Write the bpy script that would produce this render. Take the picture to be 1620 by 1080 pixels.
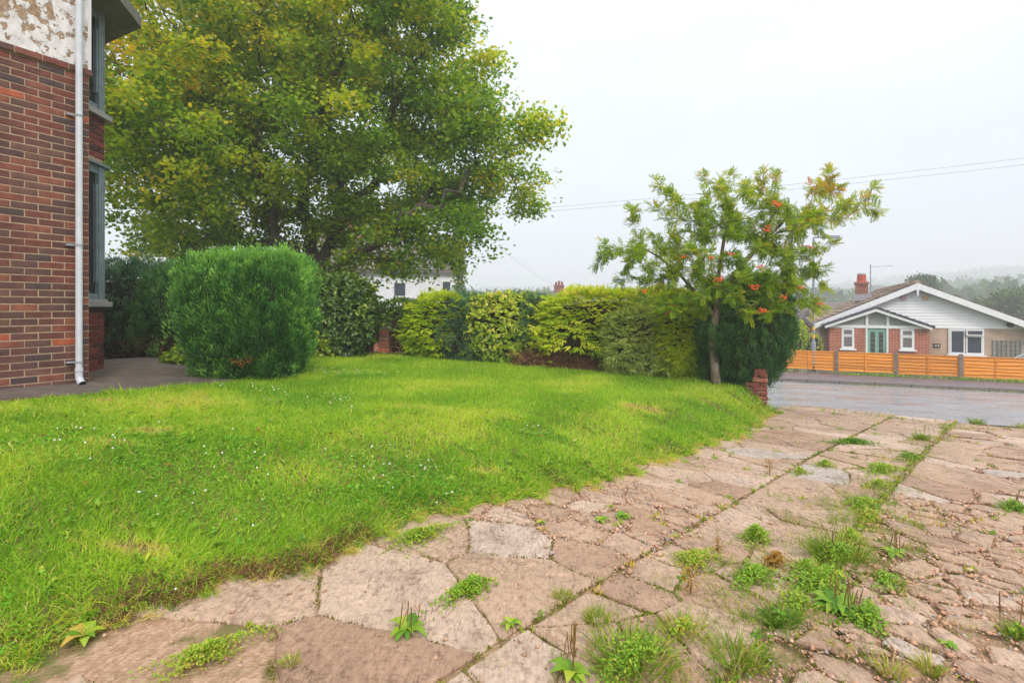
import bpy, math, random
import numpy as np

for _o in list(bpy.data.objects):
    bpy.data.objects.remove(_o)
SC = bpy.context.scene
COL = SC.collection
R = math.radians
rng = np.random.default_rng(7)
random.seed(7)

# ------------------------------------------------------------------ camera
F_PX, CX, HY, CAM_Z = 840.0, 810.0, 486.0, 1.4
cam_d = bpy.data.cameras.new('camera')
cam_d.lens = 36.0 * F_PX / 1620.0
cam_d.sensor_width = 36.0
cam_d.shift_y = -54.0 / 1620.0
cam_d.clip_start = 0.05
cam_d.clip_end = 4000
cam = bpy.data.objects.new('camera', cam_d)
cam.location = (0, 0, CAM_Z)
cam.rotation_euler = (R(90), 0, 0)
COL.objects.link(cam)
SC.camera = cam

# ------------------------------------------------------------------ world: overcast sky
SUN_EL, SUN_AZ = 40.0, 160.0          # azimuth clockwise from +Y (ahead): light from behind right
W = bpy.data.worlds.new('World')
SC.world = W
W.use_nodes = True
nt = W.node_tree
nt.nodes.clear()
out = nt.nodes.new('ShaderNodeOutputWorld')
sky = nt.nodes.new('ShaderNodeTexSky')
sky.sky_type = 'NISHITA'
sky.sun_disc = False
sky.sun_elevation = R(SUN_EL)
sky.sun_rotation = R(SUN_AZ)
sky.dust_density = 4.0
bg1 = nt.nodes.new('ShaderNodeBackground')
bg1.inputs['Strength'].default_value = 0.05
nt.links.new(sky.outputs[0], bg1.inputs['Color'])
geo = nt.nodes.new('ShaderNodeTexCoord')
sep = nt.nodes.new('ShaderNodeSeparateXYZ')
nt.links.new(geo.outputs['Generated'], sep.inputs[0])
ramp = nt.nodes.new('ShaderNodeValToRGB')          # cloud deck: brighter towards the zenith
ramp.color_ramp.elements[0].position = 0.0
ramp.color_ramp.elements[0].color = (0.40, 0.425, 0.49, 1)
ramp.color_ramp.elements[1].position = 1.0
ramp.color_ramp.elements[1].color = (1.65, 1.65, 1.65, 1)
e = ramp.color_ramp.elements.new(0.16); e.color = (0.475, 0.50, 0.56, 1)
e = ramp.color_ramp.elements.new(0.45); e.color = (0.66, 0.672, 0.70, 1)
nt.links.new(sep.outputs['Z'], ramp.inputs[0])
nz = nt.nodes.new('ShaderNodeTexNoise')
nz.inputs['Scale'].default_value = 1.7
nz.inputs['Detail'].default_value = 5
nz.inputs['Roughness'].default_value = 0.5
mp = nt.nodes.new('ShaderNodeMapping')
mp.inputs['Scale'].default_value = (1, 1, 2.6)
nt.links.new(geo.outputs['Generated'], mp.inputs[0])
nt.links.new(mp.outputs[0], nz.inputs['Vector'])
mr = nt.nodes.new('ShaderNodeMapRange')
mr.inputs['From Min'].default_value = 0.3
mr.inputs['From Max'].default_value = 0.7
mr.inputs['To Min'].default_value = 0.80
mr.inputs['To Max'].default_value = 1.07
nt.links.new(nz.outputs[0], mr.inputs[0])
mul = nt.nodes.new('ShaderNodeVectorMath'); mul.operation = 'SCALE'
nt.links.new(ramp.outputs[0], mul.inputs[0])
nt.links.new(mr.outputs[0], mul.inputs['Scale'])
bg2 = nt.nodes.new('ShaderNodeBackground')
bg2.inputs['Strength'].default_value = 1.05
nt.links.new(mul.outputs[0], bg2.inputs['Color'])
add = nt.nodes.new('ShaderNodeAddShader')
nt.links.new(bg1.outputs[0], add.inputs[0])
nt.links.new(bg2.outputs[0], add.inputs[1])
nt.links.new(add.outputs[0], out.inputs['Surface'])

sun_d = bpy.data.lights.new('sun', 'SUN')
sun_d.energy = 1.5
sun_d.angle = R(14)
sun_d.color = (1.0, 0.96, 0.9)
sun = bpy.data.objects.new('sun', sun_d)
sun.rotation_euler = (R(90 - SUN_EL), 0, R(180 - SUN_AZ))
sun.location = (5, -8, 20)
COL.objects.link(sun)

SC.view_settings.view_transform = 'Standard'
SC.view_settings.look = 'None'
SC.view_settings.gamma = 1.0
SC.view_settings.exposure = 0.54
SC.view_settings.use_curve_mapping = False
SC.render.engine = 'CYCLES'
SC.cycles.use_denoising = True
SC.cycles.denoising_prefilter = 'NONE'
SC.cycles.max_bounces = 6
SC.cycles.diffuse_bounces = 3
SC.cycles.transmission_bounces = 4
SC.cycles.volume_bounces = 1
SC.cycles.caustics_reflective = False
SC.cycles.caustics_refractive = False

# ------------------------------------------------------------------ helpers
def lin(r, g, b):
    f = lambda c: (c / 255 / 12.92) if c / 255 <= 0.04045 else ((c / 255 + 0.055) / 1.055) ** 2.4
    return (f(r), f(g), f(b), 1.0)

WL = {}
def wloc(o):
    return WL.get(o.name, np.zeros(3)) if o is not None else np.zeros(3)

def thing(name, label, cat, loc=(0, 0, 0), group=None):
    o = bpy.data.objects.new(name, None)
    o.empty_display_size = 0.2
    COL.objects.link(o)
    o.location = loc
    WL[o.name] = np.array(loc, float)
    o['label'] = label
    o['category'] = cat
    if group: o['group'] = group
    return o

def tag(o, label=None, cat=None, group=None, kind=None):
    if label: o['label'] = label
    if cat: o['category'] = cat
    if group: o['group'] = group
    if kind: o['kind'] = kind
    return o

def make_mesh(name, V, F, mat=None, tint=None, smooth=False):
    me = bpy.data.meshes.new(name)
    V = np.asarray(V, np.float32).reshape(-1, 3)
    if isinstance(F, np.ndarray):
        n, k = F.shape
        me.vertices.add(len(V)); me.vertices.foreach_set('co', V.ravel())
        me.loops.add(n * k); me.loops.foreach_set('vertex_index', F.astype(np.int32).ravel())
        me.polygons.add(n)
        me.polygons.foreach_set('loop_start', np.arange(0, n * k, k, dtype=np.int32))
        me.polygons.foreach_set('loop_total', np.full(n, k, np.int32))
        me.update(calc_edges=True)
    else:
        me.from_pydata(V.tolist(), [], F)
        me.update()
    if tint is not None:
        a = me.attributes.new('tint', 'FLOAT', 'POINT')
        a.data.foreach_set('value', np.asarray(tint, np.float32))
    if smooth:
        me.polygons.foreach_set('use_smooth', np.ones(len(me.polygons), bool))
    if mat is not None:
        me.materials.append(mat)
    return me

def obj(name, V, F, mat, parent=None, tint=None, smooth=False, kind=None):
    b = wloc(parent)
    me = make_mesh(name, np.asarray(V, float).reshape(-1, 3) - b, F, mat, tint, smooth)
    o = bpy.data.objects.new(name, me)
    COL.objects.link(o)
    WL[o.name] = b
    if parent is not None: o.parent = parent
    if kind: o['kind'] = kind
    return o

def unit(a):
    a = np.asarray(a, float)
    return a / (np.linalg.norm(a, axis=-1, keepdims=True) + 1e-12)

def runit(n):
    return unit(rng.normal(size=(n, 3)))

class MB:
    """collects shapes for ONE mesh object"""
    def __init__(s): s.v = []; s.f = []
    def add(s, V, F):
        b = len(s.v)
        s.v += [tuple(map(float, p)) for p in V]
        s.f += [tuple(b + i for i in f) for f in F]
        return s
    def box(s, fr, x0, x1, y0, y1, z0, z1):
        V = [fr(x, y, z) for z in (z0, z1) for (x, y) in ((x0, y0), (x1, y0), (x1, y1), (x0, y1))]
        return s.add(V, [(3, 2, 1, 0), (4, 5, 6, 7), (0, 1, 5, 4), (1, 2, 6, 5), (2, 3, 7, 6), (3, 0, 4, 7)])
    def prism(s, fr, poly, y0, y1):
        """poly of local (x,z), extruded along local y"""
        n = len(poly)
        V = [fr(x, y0, z) for x, z in poly] + [fr(x, y1, z) for x, z in poly]
        return s.add(V, [tuple(range(n)), tuple(range(2 * n - 1, n - 1, -1))] +
                     [(i, i + n, (i + 1) % n + n, (i + 1) % n) for i in range(n)])
    def slab(s, fr, poly, z0, z1):
        """poly of local (x,y), extruded along z"""
        n = len(poly)
        V = [fr(x, y, z0) for x, y in poly] + [fr(x, y, z1) for x, y in poly]
        return s.add(V, [tuple(range(n - 1, -1, -1)), tuple(range(n, 2 * n))] +
                     [(i, (i + 1) % n, (i + 1) % n + n, i + n) for i in range(n)])
    def tube(s, path, rad, n=8, cap=True):
        path = np.asarray(path, float)
        m = len(path)
        rad = np.broadcast_to(rad, (m,))
        T = np.gradient(path, axis=0); T = unit(T)
        ref = np.array([0, 0, 1.0]) if abs(T[0][2]) < .8 else np.array([1.0, 0, 0])
        V = []
        for i in range(m):
            a = unit(np.cross(T[i], ref)); b = np.cross(a, T[i])
            ref = -b if False else ref
            for k in range(n):
                t = 2 * math.pi * k / n
                V.append(path[i] + rad[i] * (a * math.cos(t) + b * math.sin(t)))
        Fc = [(i * n + k, i * n + (k + 1) % n, (i + 1) * n + (k + 1) % n, (i + 1) * n + k) for i in range(m - 1) for k in range(n)]
        if cap:
            Fc += [tuple(range(n - 1, -1, -1)), tuple((m - 1) * n + k for k in range(n))]
        return s.add(V, Fc)
    def build(s, name, mat, parent=None, smooth=False, kind=None):
        return obj(name, np.array(s.v), s.f, mat, parent, None, smooth, kind)

class Frame:
    """local x to the right, y away, z up"""
    def __init__(s, o, xdir):
        s.o = np.array(o, float)
        xd = np.array([xdir[0], xdir[1]], float); xd /= np.linalg.norm(xd)
        s.x = np.array([xd[0], xd[1], 0]); s.y = np.array([-xd[1], xd[0], 0])
    def __call__(s, x, y, z):
        return s.o + s.x * x + s.y * y + np.array([0, 0, z])
    def at(s, px, py, y=0.0):
        """photo measurement -> local (x,z) on the plane at local depth y"""
        d = np.array([(px - CX) / F_PX, 1.0, (HY - py) / F_PX]); c = np.array([0, 0, CAM_Z])
        p0 = s.o + s.y * y
        t = np.dot(p0 - c, s.y) / np.dot(d, s.y)
        q = c + t * d - s.o
        return float(np.dot(q, s.x)), float(q[2])
    def ang(s): return math.atan2(s.x[1], s.x[0])
WORLD = Frame((0, 0, 0), (1, 0))

def PX(px, py, Y):
    return np.array([(px - CX) / F_PX * Y, Y, CAM_Z + (HY - py) / F_PX * Y])

_K = rng.normal(size=(24, 3)); _PH = rng.uniform(0, 6.28, 24)
def lump(p, scale, o=0, n=6):
    p = np.asarray(p, float)
    v = np.zeros(p.shape[:-1])
    for i in range(n):
        v = v + np.sin(p @ (_K[(i + o) % 24] * scale) + _PH[(i * 3 + o) % 24])
    return v / n

def sstep(a, b, x):
    t = np.clip((np.asarray(x, float) - a) / (b - a), 0, 1)
    return t * t * (3 - 2 * t)

# ------------------------------------------------------------------ materials
def mat_new(name):
    m = bpy.data.materials.new(name); m.use_nodes = True
    t = m.node_tree; b = t.nodes['Principled BSDF']
    return m, t, b

def N(t, typ, **kw):
    n = t.nodes.new(typ)
    for k, v in kw.items():
        if k in n.inputs: n.inputs[k].default_value = v
        else: setattr(n, k, v)
    return n

def ramp_node(t, cols, interp='LINEAR'):
    r = t.nodes.new('ShaderNodeValToRGB')
    el = r.color_ramp.elements
    r.color_ramp.interpolation = interp
    while len(el) < len(cols): el.new(0.5)
    for e_, (p, c) in zip(el, sorted(cols, key=lambda q: q[0])):
        e_.position = p; e_.color = c if len(c) == 4 else (*c, 1)
    return r

def coords(t, scale=(1, 1, 1), rot=(0, 0, 0), which='Object'):
    tc = t.nodes.new('ShaderNodeTexCoord'); m = t.nodes.new('ShaderNodeMapping')
    m.inputs['Scale'].default_value = scale; m.inputs['Rotation'].default_value = rot
    t.links.new(tc.outputs[which], m.inputs[0])
    return m.outputs[0]

def noise(t, vec, scale, detail=4, rough=0.55):
    n = N(t, 'ShaderNodeTexNoise', Scale=scale, Detail=detail, Roughness=rough)
    t.links.new(vec, n.inputs['Vector']); return n.outputs[0]

def mixc(t, fac, a, b, blend='MIX'):
    m = t.nodes.new('ShaderNodeMix'); m.data_type = 'RGBA'; m.blend_type = blend
    for sock, v in ((0, fac), (6, a), (7, b)):
        if hasattr(v, 'is_output'): t.links.new(v, m.inputs[sock])
        else: m.inputs[sock].default_value = v
    return m.outputs[2]

def bump(t, b, h, strength=0.3, dist=0.01):
    n = N(t, 'ShaderNodeBump', Strength=strength, Distance=dist)
    t.links.new(h, n.inputs['Height']); t.links.new(n.outputs[0], b.inputs['Normal']); return n

def simple(name, c1, c2=None, scale=6, rough=0.7, bstr=0.0, bscale=None, metal=0.0, spec=0.4, bdist=0.005):
    m, t, b = mat_new(name)
    b.inputs['Roughness'].default_value = rough
    b.inputs['Metallic'].default_value = metal
    b.inputs['Specular IOR Level'].default_value = spec
    v = coords(t)
    if c2 is None: b.inputs['Base Color'].default_value = c1
    else:
        r = ramp_node(t, [(0.32, c1), (0.68, c2)])
        t.links.new(noise(t, v, scale, 6, 0.6), r.inputs[0]); t.links.new(r.outputs[0], b.inputs['Base Color'])
    if bstr: bump(t, b, noise(t, v, bscale or scale * 4, 5), bstr, bdist)
    return m

def leafmat(name, cols, transl=0.35, rough=0.5, spec=0.35, tcol=1.25):
    """cols: (pos, srgb-linear colour) over the per-leaf tint"""
    m, t, b = mat_new(name)
    at = N(t, 'ShaderNodeAttribute'); at.attribute_name = 'tint'
    r = ramp_node(t, cols)
    t.links.new(at.outputs['Fac'], r.inputs[0])
    t.links.new(r.outputs[0], b.inputs['Base Color'])
    b.inputs['Roughness'].default_value = rough
    b.inputs['Specular IOR Level'].default_value = spec
    tr = t.nodes.new('ShaderNodeBsdfTranslucent')
    sc_ = t.nodes.new('ShaderNodeVectorMath'); sc_.operation = 'MULTIPLY'
    sc_.inputs[1].default_value = (tcol * 1.05, tcol, tcol * 0.6)
    t.links.new(r.outputs[0], sc_.inputs[0]); t.links.new(sc_.outputs[0], tr.inputs['Color'])
    mx = t.nodes.new('ShaderNodeMixShader'); mx.inputs[0].default_value = transl
    t.links.new(b.outputs[0], mx.inputs[1]); t.links.new(tr.outputs[0], mx.inputs[2])
    t.links.new(mx.outputs[0], t.nodes['Material Output'].inputs['Surface'])
    return m

def brickmat(name, cols, per='object'):
    m, t, b = mat_new(name)
    if per == 'object':
        src = t.nodes.new('ShaderNodeObjectInfo').outputs['Random']
    else:
        src = t.nodes.new('ShaderNodeNewGeometry').outputs['Random Per Island']
    r = ramp_node(t, cols, 'CONSTANT')
    t.links.new(src, r.inputs[0])
    v = coords(t, which='Generated' if per == 'object' else 'Object')
    vo = coords(t)
    oi = t.nodes.new('ShaderNodeVectorMath'); oi.operation = 'ADD'
    t.links.new(vo, oi.inputs[0]); t.links.new(src, oi.inputs[1])
    n1 = noise(t, oi.outputs[0], 9, 4)
    n2 = noise(t, oi.outputs[0], 60, 4)
    r1 = ramp_node(t, [(0.3, (0.62, 0.6, 0.62, 1)), (0.7, (1.25, 1.2, 1.15, 1))])
    t.links.new(n1, r1.inputs[0])
    c = mixc(t, 0.9, r.outputs[0], r1.outputs[0], 'MULTIPLY')
    r2 = ramp_node(t, [(0.35, (0.8, 0.8, 0.8, 1)), (0.65, (1.12, 1.12, 1.12, 1))])
    t.links.new(n2, r2.inputs[0])
    c = mixc(t, 0.8, c, r2.outputs[0], 'MULTIPLY')
    t.links.new(c, b.inputs['Base Color'])
    b.inputs['Roughness'].default_value = 0.75
    bump(t, b, n2, 0.35, 0.004)
    return m

def glassmat(name, col=(0.02, 0.025, 0.03, 1), rough=0.05):
    m, t, b = mat_new(name)
    b.inputs['Base Color'].default_value = col
    b.inputs['Roughness'].default_value = rough
    b.inputs['Specular IOR Level'].default_value = 0.6
    return m

M = {}
M['mortar'] = simple('mortar', lin(186, 162, 136), lin(156, 132, 108), 20, 0.9, 0.3, 120)
HB = [(0.0, lin(106, 60, 52)), (0.14, lin(98, 62, 56)), (0.28, lin(122, 66, 54)), (0.40, lin(90, 60, 57)),
      (0.52, lin(108, 74, 64)), (0.62, lin(126, 74, 60)), (0.72, lin(96, 66, 60)), (0.82, lin(78, 60, 60)),
      (0.90, lin(138, 82, 64)), (0.965, lin(172, 88, 58))]
M['house_brick'] = brickmat('house_brick', HB)
M['house_brick_i'] = brickmat('house_brick_joined', HB, 'island')
RB = [(0, lin(128, 70, 58)), (0.3, lin(148, 86, 70)), (0.6, lin(112, 62, 54)), (0.85, lin(160, 104, 86))]
M['old_brick'] = brickmat('old_brick', RB)
M['bay_brick'] = brickmat('bay_brick', [(0, lin(112, 48, 42)), (0.3, lin(130, 58, 50)), (0.6, lin(96, 46, 44)), (0.85, lin(78, 46, 46))])

def peeling():
    m, t, b = mat_new('peeling_render')
    v = coords(t)
    vs = coords(t, (1, 1, 1.0))
    n1 = noise(t, vs, 10, 8, 0.66)
    n0 = noise(t, v, 1.7, 3)
    s = t.nodes.new('ShaderNodeMath'); s.operation = 'MULTIPLY_ADD'
    t.links.new(n0, s.inputs[0]); s.inputs[1].default_value = 0.55; t.links.new(n1, s.inputs[2])
    r = ramp_node(t, [(0.825, (0, 0, 0, 1)), (0.84, (1, 1, 1, 1))])
    t.links.new(s.outputs[0], r.inputs[0])
    under = ramp_node(t, [(0.3, lin(128, 98, 76)), (0.7, lin(176, 150, 122))])
    t.links.new(noise(t, v, 25, 4), under.inputs[0])
    paint = ramp_node(t, [(0.3, lin(196, 192, 192)), (0.7, lin(232, 228, 228))])
    t.links.new(noise(t, v, 12, 5), paint.inputs[0])
    c = mixc(t, r.outputs[0], paint.outputs[0], under.outputs[0])
    t.links.new(c, b.inputs['Base Color'])
    b.inputs['Roughness'].default_value = 0.8
    inv = t.nodes.new('ShaderNodeMath'); inv.operation = 'SUBTRACT'; inv.inputs[0].default_value = 1.0
    t.links.new(r.outputs[0], inv.inputs[1])
    ad = t.nodes.new('ShaderNodeMath'); ad.operation = 'MULTIPLY_ADD'
    t.links.new(noise(t, v, 90, 3), ad.inputs[0]); ad.inputs[1].default_value = 0.5
    t.links.new(inv.outputs[0], ad.inputs[2])
    bump(t, b, ad.outputs[0], 0.8, 0.006)
    return m
M['render'] = peeling()
M['pipe'] = simple('pipe_paint', lin(206, 208, 216), lin(188, 192, 200), 8, 0.45)
M['bay_paint'] = simple('bay_paint', lin(128, 142, 148), lin(108, 122, 130), 9, 0.6, 0.2, 40)
M['sill'] = simple('sill_paint', lin(168, 166, 162), lin(140, 140, 138), 12, 0.7, 0.25, 50)
M['soffit'] = simple('soffit_paint', lin(128, 128, 120), lin(108, 108, 100), 6, 0.8)
M['dark'] = simple('dark_void', (0.01, 0.01, 0.01, 1))
M['glass'] = glassmat('window_glass')
M['path'] = simple('path_concrete', lin(112, 100, 94), lin(80, 72, 66), 5, 0.75, 0.3, 60)

def concrete():
    m, t, b = mat_new('driveway_concrete')
    v = coords(t)
    vr = coords(t, rot=(0, 0, -R(45.6)))      # x along the drive
    oi = t.nodes.new('ShaderNodeObjectInfo').outputs['Random']
    base = ramp_node(t, [(0.0, lin(162, 132, 110)), (0.3, lin(174, 146, 123)), (0.65, lin(184, 158, 137)), (0.92, lin(194, 172, 155)), (1.0, lin(172, 162, 155))])
    t.links.new(oi, base.inputs[0])
    st = ramp_node(t, [(0.25, (0.60, 0.55, 0.51, 1)), (0.45, (0.94, 0.92, 0.90, 1)), (0.58, (1.04, 1.02, 1.0, 1)), (0.75, (1.22, 1.24, 1.26, 1))])
    t.links.new(noise(t, v, 2.6, 6, 0.65), st.inputs[0])
    c = mixc(t, 1.0, base.outputs[0], st.outputs[0], 'MULTIPLY')
    n2 = noise(t, v, 38, 6, 0.75)
    sp = ramp_node(t, [(0.32, (0.48, 0.45, 0.43, 1)), (0.46, (0.98, 0.98, 0.98, 1)), (0.58, (1.02, 1.02, 1.02, 1)), (0.70, (1.4, 1.38, 1.35, 1))])
    t.links.new(n2, sp.inputs[0])
    c = mixc(t, 0.85, c, sp.outputs[0], 'MULTIPLY')
    pit = ramp_node(t, [(0.36, (0.60, 0.56, 0.52, 1)), (0.44, (1, 1, 1, 1)), (0.60, (1, 1, 1, 1)), (0.70, (1.22, 1.2, 1.18, 1))])
    n3 = noise(t, v, 13, 6, 0.72)
    t.links.new(n3, pit.inputs[0])
    c = mixc(t, 0.9, c, pit.outputs[0], 'MULTIPLY')
    # hairline cracks and scratches running across the drive
    vst = coords(t, (7.0, 1.5, 1), rot=(0, 0, -R(45.6)))
    hl = ramp_node(t, [(0.476, (1, 1, 1, 1)), (0.492, (0.38, 0.33, 0.29, 1)), (0.508, (1, 1, 1, 1))])
    nh = noise(t, vst, 1.6, 5, 0.6)
    t.links.new(nh, hl.inputs[0])
    hg = ramp_node(t, [(0.44, (0, 0, 0, 1)), (0.56, (0.9, 0.9, 0.9, 1))])
    t.links.new(noise(t, v, 2.1, 3), hg.inputs[0])
    c = mixc(t, hg.outputs[0], c, mixc(t, 1.0, c, hl.outputs[0], 'MULTIPLY'))
    fs = ramp_node(t, [(0.34, (0.66, 0.62, 0.58, 1)), (0.5, (1, 1, 1, 1)), (0.68, (1.2, 1.19, 1.17, 1))])
    nf = noise(t, coords(t, (26, 7, 1), rot=(0, 0, -R(45.6))), 2.2, 6, 0.75)
    t.links.new(nf, fs.inputs[0])
    c = mixc(t, 0.8, c, fs.outputs[0], 'MULTIPLY')
    # dark lichen spots
    vo = N(t, 'ShaderNodeTexVoronoi', Scale=7.0); t.links.new(v, vo.inputs['Vector'])
    spot = ramp_node(t, [(0.05, (1, 1, 1, 1)), (0.11, (0, 0, 0, 1))])
    t.links.new(vo.outputs['Distance'], spot.inputs[0])
    gate = ramp_node(t, [(0.54, (0, 0, 0, 1)), (0.60, (0.75, 0.75, 0.75, 1))])
    t.links.new(noise(t, v, 1.3, 2), gate.inputs[0])
    k = mixc(t, 1.0, spot.outputs[0], gate.outputs[0], 'MULTIPLY')
    c = mixc(t, k, c, lin(96, 84, 82))
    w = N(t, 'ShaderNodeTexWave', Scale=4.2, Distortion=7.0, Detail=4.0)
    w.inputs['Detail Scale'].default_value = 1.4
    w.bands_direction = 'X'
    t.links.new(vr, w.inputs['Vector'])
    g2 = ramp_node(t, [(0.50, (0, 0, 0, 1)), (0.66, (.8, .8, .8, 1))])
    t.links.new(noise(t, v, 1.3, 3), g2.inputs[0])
    groove_shade = ramp_node(t, [(0.05, (0.66, 0.60, 0.54, 1)), (0.30, (1, 1, 1, 1))])     # grooves coloured darker, standing in for weak ridge shading
    t.links.new(w.outputs['Fac'], groove_shade.inputs[0])
    c = mixc(t, g2.outputs[0], c, mixc(t, 1.0, c, groove_shade.outputs[0], 'MULTIPLY'))
    t.links.new(c, b.inputs['Base Color'])
    rr = ramp_node(t, [(0.35, (0.5, 0.5, 0.5, 1)), (0.65, (0.8, 0.8, 0.8, 1))])
    t.links.new(noise(t, v, 1.8, 3), rr.inputs[0]); t.links.new(rr.outputs[0], b.inputs['Roughness'])
    wv = t.nodes.new('ShaderNodeMath'); wv.operation = 'MULTIPLY'
    t.links.new(w.outputs['Fac'], wv.inputs[0]); t.links.new(g2.outputs[0], wv.inputs[1])
    h = t.nodes.new('ShaderNodeMath'); h.operation = 'MULTIPLY_ADD'
    n23 = t.nodes.new('ShaderNodeMath'); n23.operation = 'ADD'; t.links.new(nf, n23.inputs[0]); t.links.new(n3, n23.inputs[1])
    t.links.new(n23.outputs[0], h.inputs[0]); h.inputs[1].default_value = 0.5; t.links.new(wv.outputs[0], h.inputs[2])
    bump(t, b, h.outputs[0], 0.9, 0.016)
    return m
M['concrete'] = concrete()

def grit():
    m, t, b = mat_new('driveway_grit')
    v = coords(t)
    vo = N(t, 'ShaderNodeTexVoronoi', Scale=60.0); t.links.new(v, vo.inputs['Vector'])
    r = ramp_node(t, [(0.0, lin(140, 110, 86)), (0.5, lin(164, 132, 106)), (1.0, lin(186, 156, 132))])
    t.links.new(vo.outputs['Color'], r.inputs[0])
    ms = ramp_node(t, [(0.50, (0, 0, 0, 1)), (0.62, (1, 1, 1, 1))])
    t.links.new(noise(t, v, 3.5, 5, 0.65), ms.inputs[0])
    c = mixc(t, ms.outputs[0], r.outputs[0], lin(112, 102, 58))
    t.links.new(c, b.inputs['Base Color']); b.inputs['Roughness'].default_value = 0.9
    bump(t, b, vo.outputs['Distance'], 0.7, 0.01)
    return m
M['grit'] = grit()
M['pebble'] = brickmat('pebble', [(0, lin(194, 154, 124)), (0.3, lin(176, 136, 108)), (0.55, lin(206, 174, 148)), (0.75, lin(158, 124, 102)), (0.9, lin(166, 156, 152))], 'island')

def asphalt(name, a, c_, rlo, rhi):
    m, t, b = mat_new(name)
    v = coords(t)
    vs = coords(t, (0.55, 2.4, 1), (0, 0, R(23.6)))
    r = ramp_node(t, [(0.3, a), (0.7, c_)])
    t.links.new(noise(t, v, 1.2, 7, 0.7), r.inputs[0])
    f = ramp_node(t, [(0.35, (0.7, 0.7, 0.7, 1)), (0.65, (1.3, 1.3, 1.3, 1))])
    n2 = noise(t, v, 45, 4, 0.7)
    t.links.new(n2, f.inputs[0])
    t.links.new(mixc(t, 1.0, r.outputs[0], f.outputs[0], 'MULTIPLY'), b.inputs['Base Color'])
    rr = ramp_node(t, [(0.35, (rlo,) * 3 + (1,)), (0.65, (rhi,) * 3 + (1,))])
    t.links.new(noise(t, vs, 1.1, 6, 0.65), rr.inputs[0]); t.links.new(rr.outputs[0], b.inputs['Roughness'])
    b.inputs['Specular IOR Level'].default_value = 0.55
    bump(t, b, n2, 0.16, 0.005)
    return m
M['asphalt'] = asphalt('wet_asphalt', lin(120, 118, 122), lin(144, 142, 146), 0.14, 0.42)
M['pavement'] = asphalt('wet_pavement', lin(82, 74, 82), lin(98, 90, 96), 0.3, 0.6)
M['kerb'] = simple('kerb_stone', lin(128, 120, 116), lin(100, 92, 90), 9, 0.7, 0.3, 60)
M['soil'] = simple('soil', lin(96, 84, 46), lin(112, 106, 52), 5, 0.95, 0.5, 40, bdist=0.02)
M['field'] = simple('field', lin(70, 88, 44), lin(92, 104, 58), 0.05, 0.95)

# ------------------------------------------------------------------ the lie of the land
NS = np.array([0.4, 0.917])
def s_of(X, Y): return 0.4 * X + 0.917 * Y
_ss = [-20, 2.5, 6, 10, 19.3, 22.5, 28, 45, 120, 900]
_sz = [0.0, 0.0, -0.10, -0.32, -1.0, -1.12, -1.45, -2.6, -7.0, -7.5]
def zdrive(X, Y): return np.interp(s_of(np.asarray(X, float), np.asarray(Y, float)), _ss, _sz)
def uv(X, Y): return 0.7 * X + 0.714 * Y, 0.714 * X - 0.7 * Y
def xy(u, v): return 0.7 * u + 0.714 * v, 0.714 * u - 0.7 * v
_eu = [-3, 0, 1.28, 2.4, 3.2, 3.8, 6.2, 7.5, 8.8, 12]
_ev = [-3.0, -2.95, -2.85, -2.92, -2.66, -2.58, -2.55, -2.7, -3.05, -3.6]
def vedge(u):
    u = np.asarray(u, float)
    return np.interp(u, _eu, _ev) + 0.05 * np.sin(u * 5.1 + 1) + 0.04 * np.sin(u * 11.3) + 0.03 * np.sin(u * 19) + 0.02 * np.sin(u * 37 + 2)
HC = np.array([-4.755, 5.97])                 # house corner
HD = np.array([0.496, 0.868]); HN = np.array([0.868, -0.496])
def ehouse(X, Y): return (X - HC[0]) * HN[0] + (Y - HC[1]) * HN[1]
def zplane(X, Y): return 0.28 - 0.057 * np.asarray(X, float)
def zlawn(X, Y):
    u, v = uv(X, Y)
    e_ = vedge(u) - v
    t = sstep(0, 1.0, e_ / np.interp(u, [4, 8.6], [1.7, .45]))
    zd = zdrive(X, Y) + 0.015 + (0.07 + 0.03 * np.sin(u * 4.0)) * sstep(0.0, 0.22, e_)
    P = np.stack([np.asarray(X, float), np.asarray(Y, float), 0 * np.asarray(X, float)], -1)
    return zd * (1 - t) + zplane(X, Y) * t + 0.015 * lump(P, 2.0) * sstep(0, .5, e_)
def on_drive(px, py):
    """photo measurement -> point on the driveway surface"""
    z = 0.0
    for _ in range(8):
        Y = (CAM_Z - z) * F_PX / (py - HY); X = (px - CX) / F_PX * Y; z = float(zdrive(X, Y))
    return np.array([X, Y, z])

# ------------------------------------------------------------------ big ground sheet and hills
def hill(X, Y):
    r = np.hypot(X, Y); az = np.degrees(np.arctan2(X, Y))
    P = np.stack([X, Y, 0 * X], -1)
    a = 15 + 17 * sstep(27, 44, az) + 3.5 * lump(P, 0.007, 3)
    near = 6 + 9 * sstep(30, 46, az) + 2.5 * lump(P, 0.012, 9)
    return (a * 1.18 + 5) * sstep(380, 940, r) + near * 0.7 * np.exp(-((r - 400) / 110.0) ** 2)
g = np.linspace(-1, 1, 171)
gs = np.sign(g) * (np.abs(g) * 26 + 1174 * np.abs(g) ** 4.2)
GX, GY = np.meshgrid(gs, gs + 8)
def zground(X, Y):
    return zdrive(X, Y) - 0.16 * (1 - sstep(22.3, 23.2, s_of(X, Y))) + hill(X, Y) * sstep(60, 140, np.hypot(X, Y)) - 0.02
GZ = zground(GX, GY)
n = len(g)
V = np.stack([GX, GY, GZ], -1).reshape(-1, 3)
ii, jj = np.meshgrid(np.arange(n - 1), np.arange(n - 1), indexing='ij')
a = (ii * n + jj).ravel()
Fq = np.stack([a, a + 1, a + n + 1, a + n], 1)
obj('ground', V, Fq, M['field'], smooth=True, kind='structure')

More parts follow.
